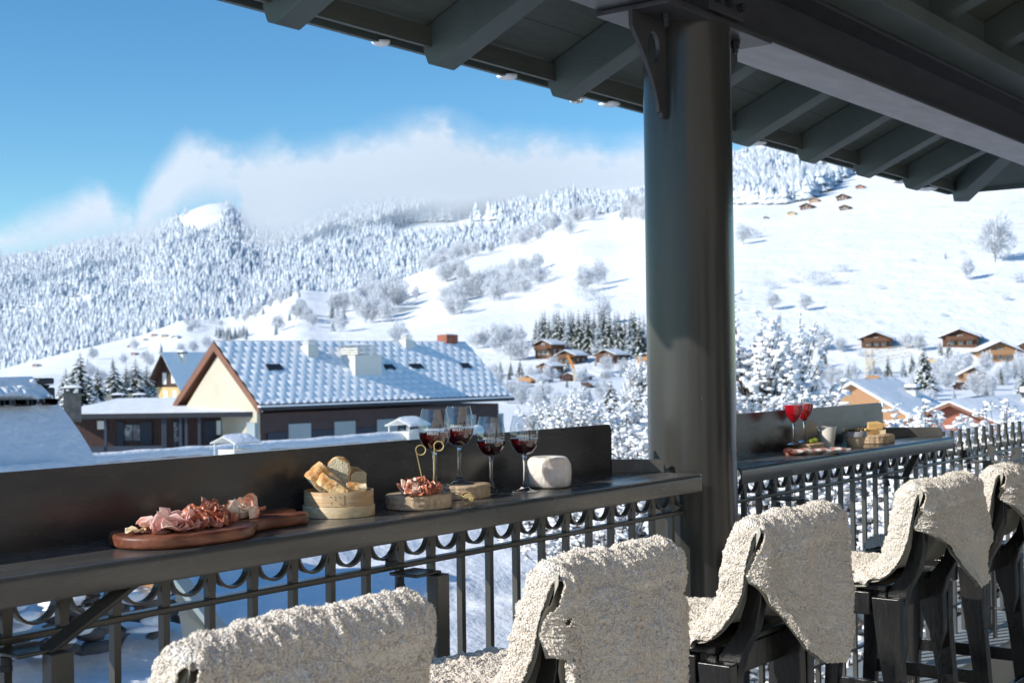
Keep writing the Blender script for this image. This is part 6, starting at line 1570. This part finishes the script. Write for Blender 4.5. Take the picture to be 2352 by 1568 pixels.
# ---- cranes, excavator, masts
def crane(label, px, yb, yt, jx, jy, D, ymast):
    p = atD(px, yb, D); r = thing('crane', label, 'crane', tuple(p), 0, 'cream tower cranes'); m = MB(); h = (yb-yt)/F*D; w = .5
    for i in (-1, 1):
        for j in (-1, 1): m.box(i*w-.06, i*w+.06, j*w-.06, j*w+.06, -2, h)
    for k in range(int(h/1.0)): z = k*1.0; m.beam((-w, -w, z), (w, -w, z+1), .07, .07); m.beam((w, w, z), (-w, w, z+1), .07, .07); m.beam((-w, -w, z+1), (-w, w, z), .07, .07); m.beam((w, -w, z), (w, w, z+1), .07, .07)
    m.build('mast', 'crane_paint', r)
    q = atD(jx, jy, D)-p; b = atD(px, ymast, D)-p; m = MB()
    for o_ in ((0, 0, .35), (0, 0, -.35)): m.beam(b+np.array(o_), q+np.array(o_), .10, .10)
    for k in range(14): u0, u1 = k/14, (k+1)/14; m.beam(b+(q-b)*u0+[0, 0, .35*(-1)**k], b+(q-b)*u1+[0, 0, -.35*(-1)**k], .07, .07)
    m.build('jib', 'crane_paint', r)
crane('cream tower crane with the upper jib pointing right', 1997, 880, 803, 2112, 793, 250, 808)
crane('cream tower crane with the lower jib, just in front of the other', 2001, 878, 826, 2092, 812, 245, 830)
p = atD(1320, 893, 240); ex = thing('excavator_boom', 'bent orange boom on a pale mast between the left chalets', 'excavator', tuple(p)); 
m = MB(); m.beam(atD(1318, 846, 240)-p, atD(1303, 816, 240)-p, .5, .4); m.build('boom', 'orange_paint', ex); m = MB(); m.beam((0, 0, -1), atD(1319, 847, 240)-p, .55, .45); m.build('mast', 'crane_paint', ex)
for k, (x, yb, yt, D, lb) in enumerate([(1000, 800, 742, 420, 'thin lattice mast on the snow field above the tiled roof'), (1792, 760, 716, 180, 'thin mast above the snow laden tree right of the column')]):
    p = atD(x, yb, D); h = (yb-yt)/F*D; r = thing('lattice_mast', lb, 'mast', tuple(p)); m = MB(); w = .35
    for i in (-1, 1): m.beam((i*w, 0, 0), (0, 0, h), .08, .08)
    for q in range(8): z = h*q/8; ww = w*(1-q/8); m.beam((-ww, 0, z), (ww*.88, 0, z+h/8), .06, .06)
    m.build('lattice', 'crane_paint', r)
cl = thing('cable_line', 'thin ropeway cable sagging over the right slope to a leaning support', 'cable', tuple(atD(2180, 730, 500))); m = MB(); pts = [atD(x, 742+9*math.sin((x-1960)/590*pi)*-.0+ (-(x-1960)*.002)+7*math.sin(pi*(x-1960)/320.), 520) for x in np.linspace(1950, 2278, 20)]
m.tube(pts, .10, 4); wb(m, 'cable', 'dark_metal', cl); m = MB(); m.beam(tuple(atD(2278, 749, 520)), tuple(atD(2262, 778, 520)), .5, .3); wb(m, 'support', 'grey_panel', cl)
# ------------------------------------------------------------------ camera, sun, sky
cam = bpy.data.cameras.new('camera'); co = bpy.data.objects.new('camera', cam); COL.objects.link(co)
cam.sensor_width = 36; cam.lens = F*36/2352; cam.clip_end = 20000; cam.clip_start = .05
co.matrix_world = Matrix.Translation((0, 0, H)) @ Matrix(R.tolist()).to_4x4()
cam.dof.use_dof = True; cam.dof.focus_distance = 3.45; cam.dof.aperture_fstop = 9
sc.camera = co
SUN = Vector((-.875, .455, .515)).normalized()
ld = bpy.data.lights.new('sun', 'SUN'); ld.energy = 5.0; ld.angle = math.radians(.53); ld.color = (1, .95, .86)
lo = bpy.data.objects.new('sun', ld); COL.objects.link(lo); lo.rotation_euler = (-SUN).to_track_quat('-Z', 'Y').to_euler(); lo.location = (-30, 12, 20)
w = bpy.data.worlds.new('World'); sc.world = w; w.use_nodes = True
nt = w.node_tree; bg = nt.nodes['Background']
sk = nt.nodes.new('ShaderNodeTexSky'); sk.sky_type = 'NISHITA'; sk.sun_disc = False
sk.sun_elevation = math.asin(SUN.z); sk.sun_rotation = math.atan2(SUN.x, SUN.y); sk.altitude = 1100; sk.air_density = 1.0; sk.dust_density = .15; sk.ozone_density = 1.6
tn = nt.nodes.new('ShaderNodeMix'); tn.data_type = 'RGBA'; tn.blend_type = 'MULTIPLY'; tn.inputs[0].default_value = 1; tn.inputs[7].default_value = (.86, 1.06, 1.08, 1)
hs = nt.nodes.new('ShaderNodeHueSaturation'); hs.inputs['Saturation'].default_value = 1.28; nt.links.new(sk.outputs[0], hs.inputs['Color']); nt.links.new(hs.outputs[0], tn.inputs[6]); nt.links.new(tn.outputs[2], bg.inputs[0]); bg.inputs[1].default_value = .15
sc.view_settings.view_transform = 'Standard'; sc.view_settings.look = 'None'; sc.view_settings.exposure = 0
sc.cycles.use_denoising = True
try: sc.cycles.denoiser = 'OPENIMAGEDENOISE'
except Exception: pass
sc.cycles.max_bounces = 10; sc.cycles.transmission_bounces = 10; sc.cycles.transparent_max_bounces = 16
sc.cycles.caustics_reflective = False; sc.cycles.caustics_refractive = False
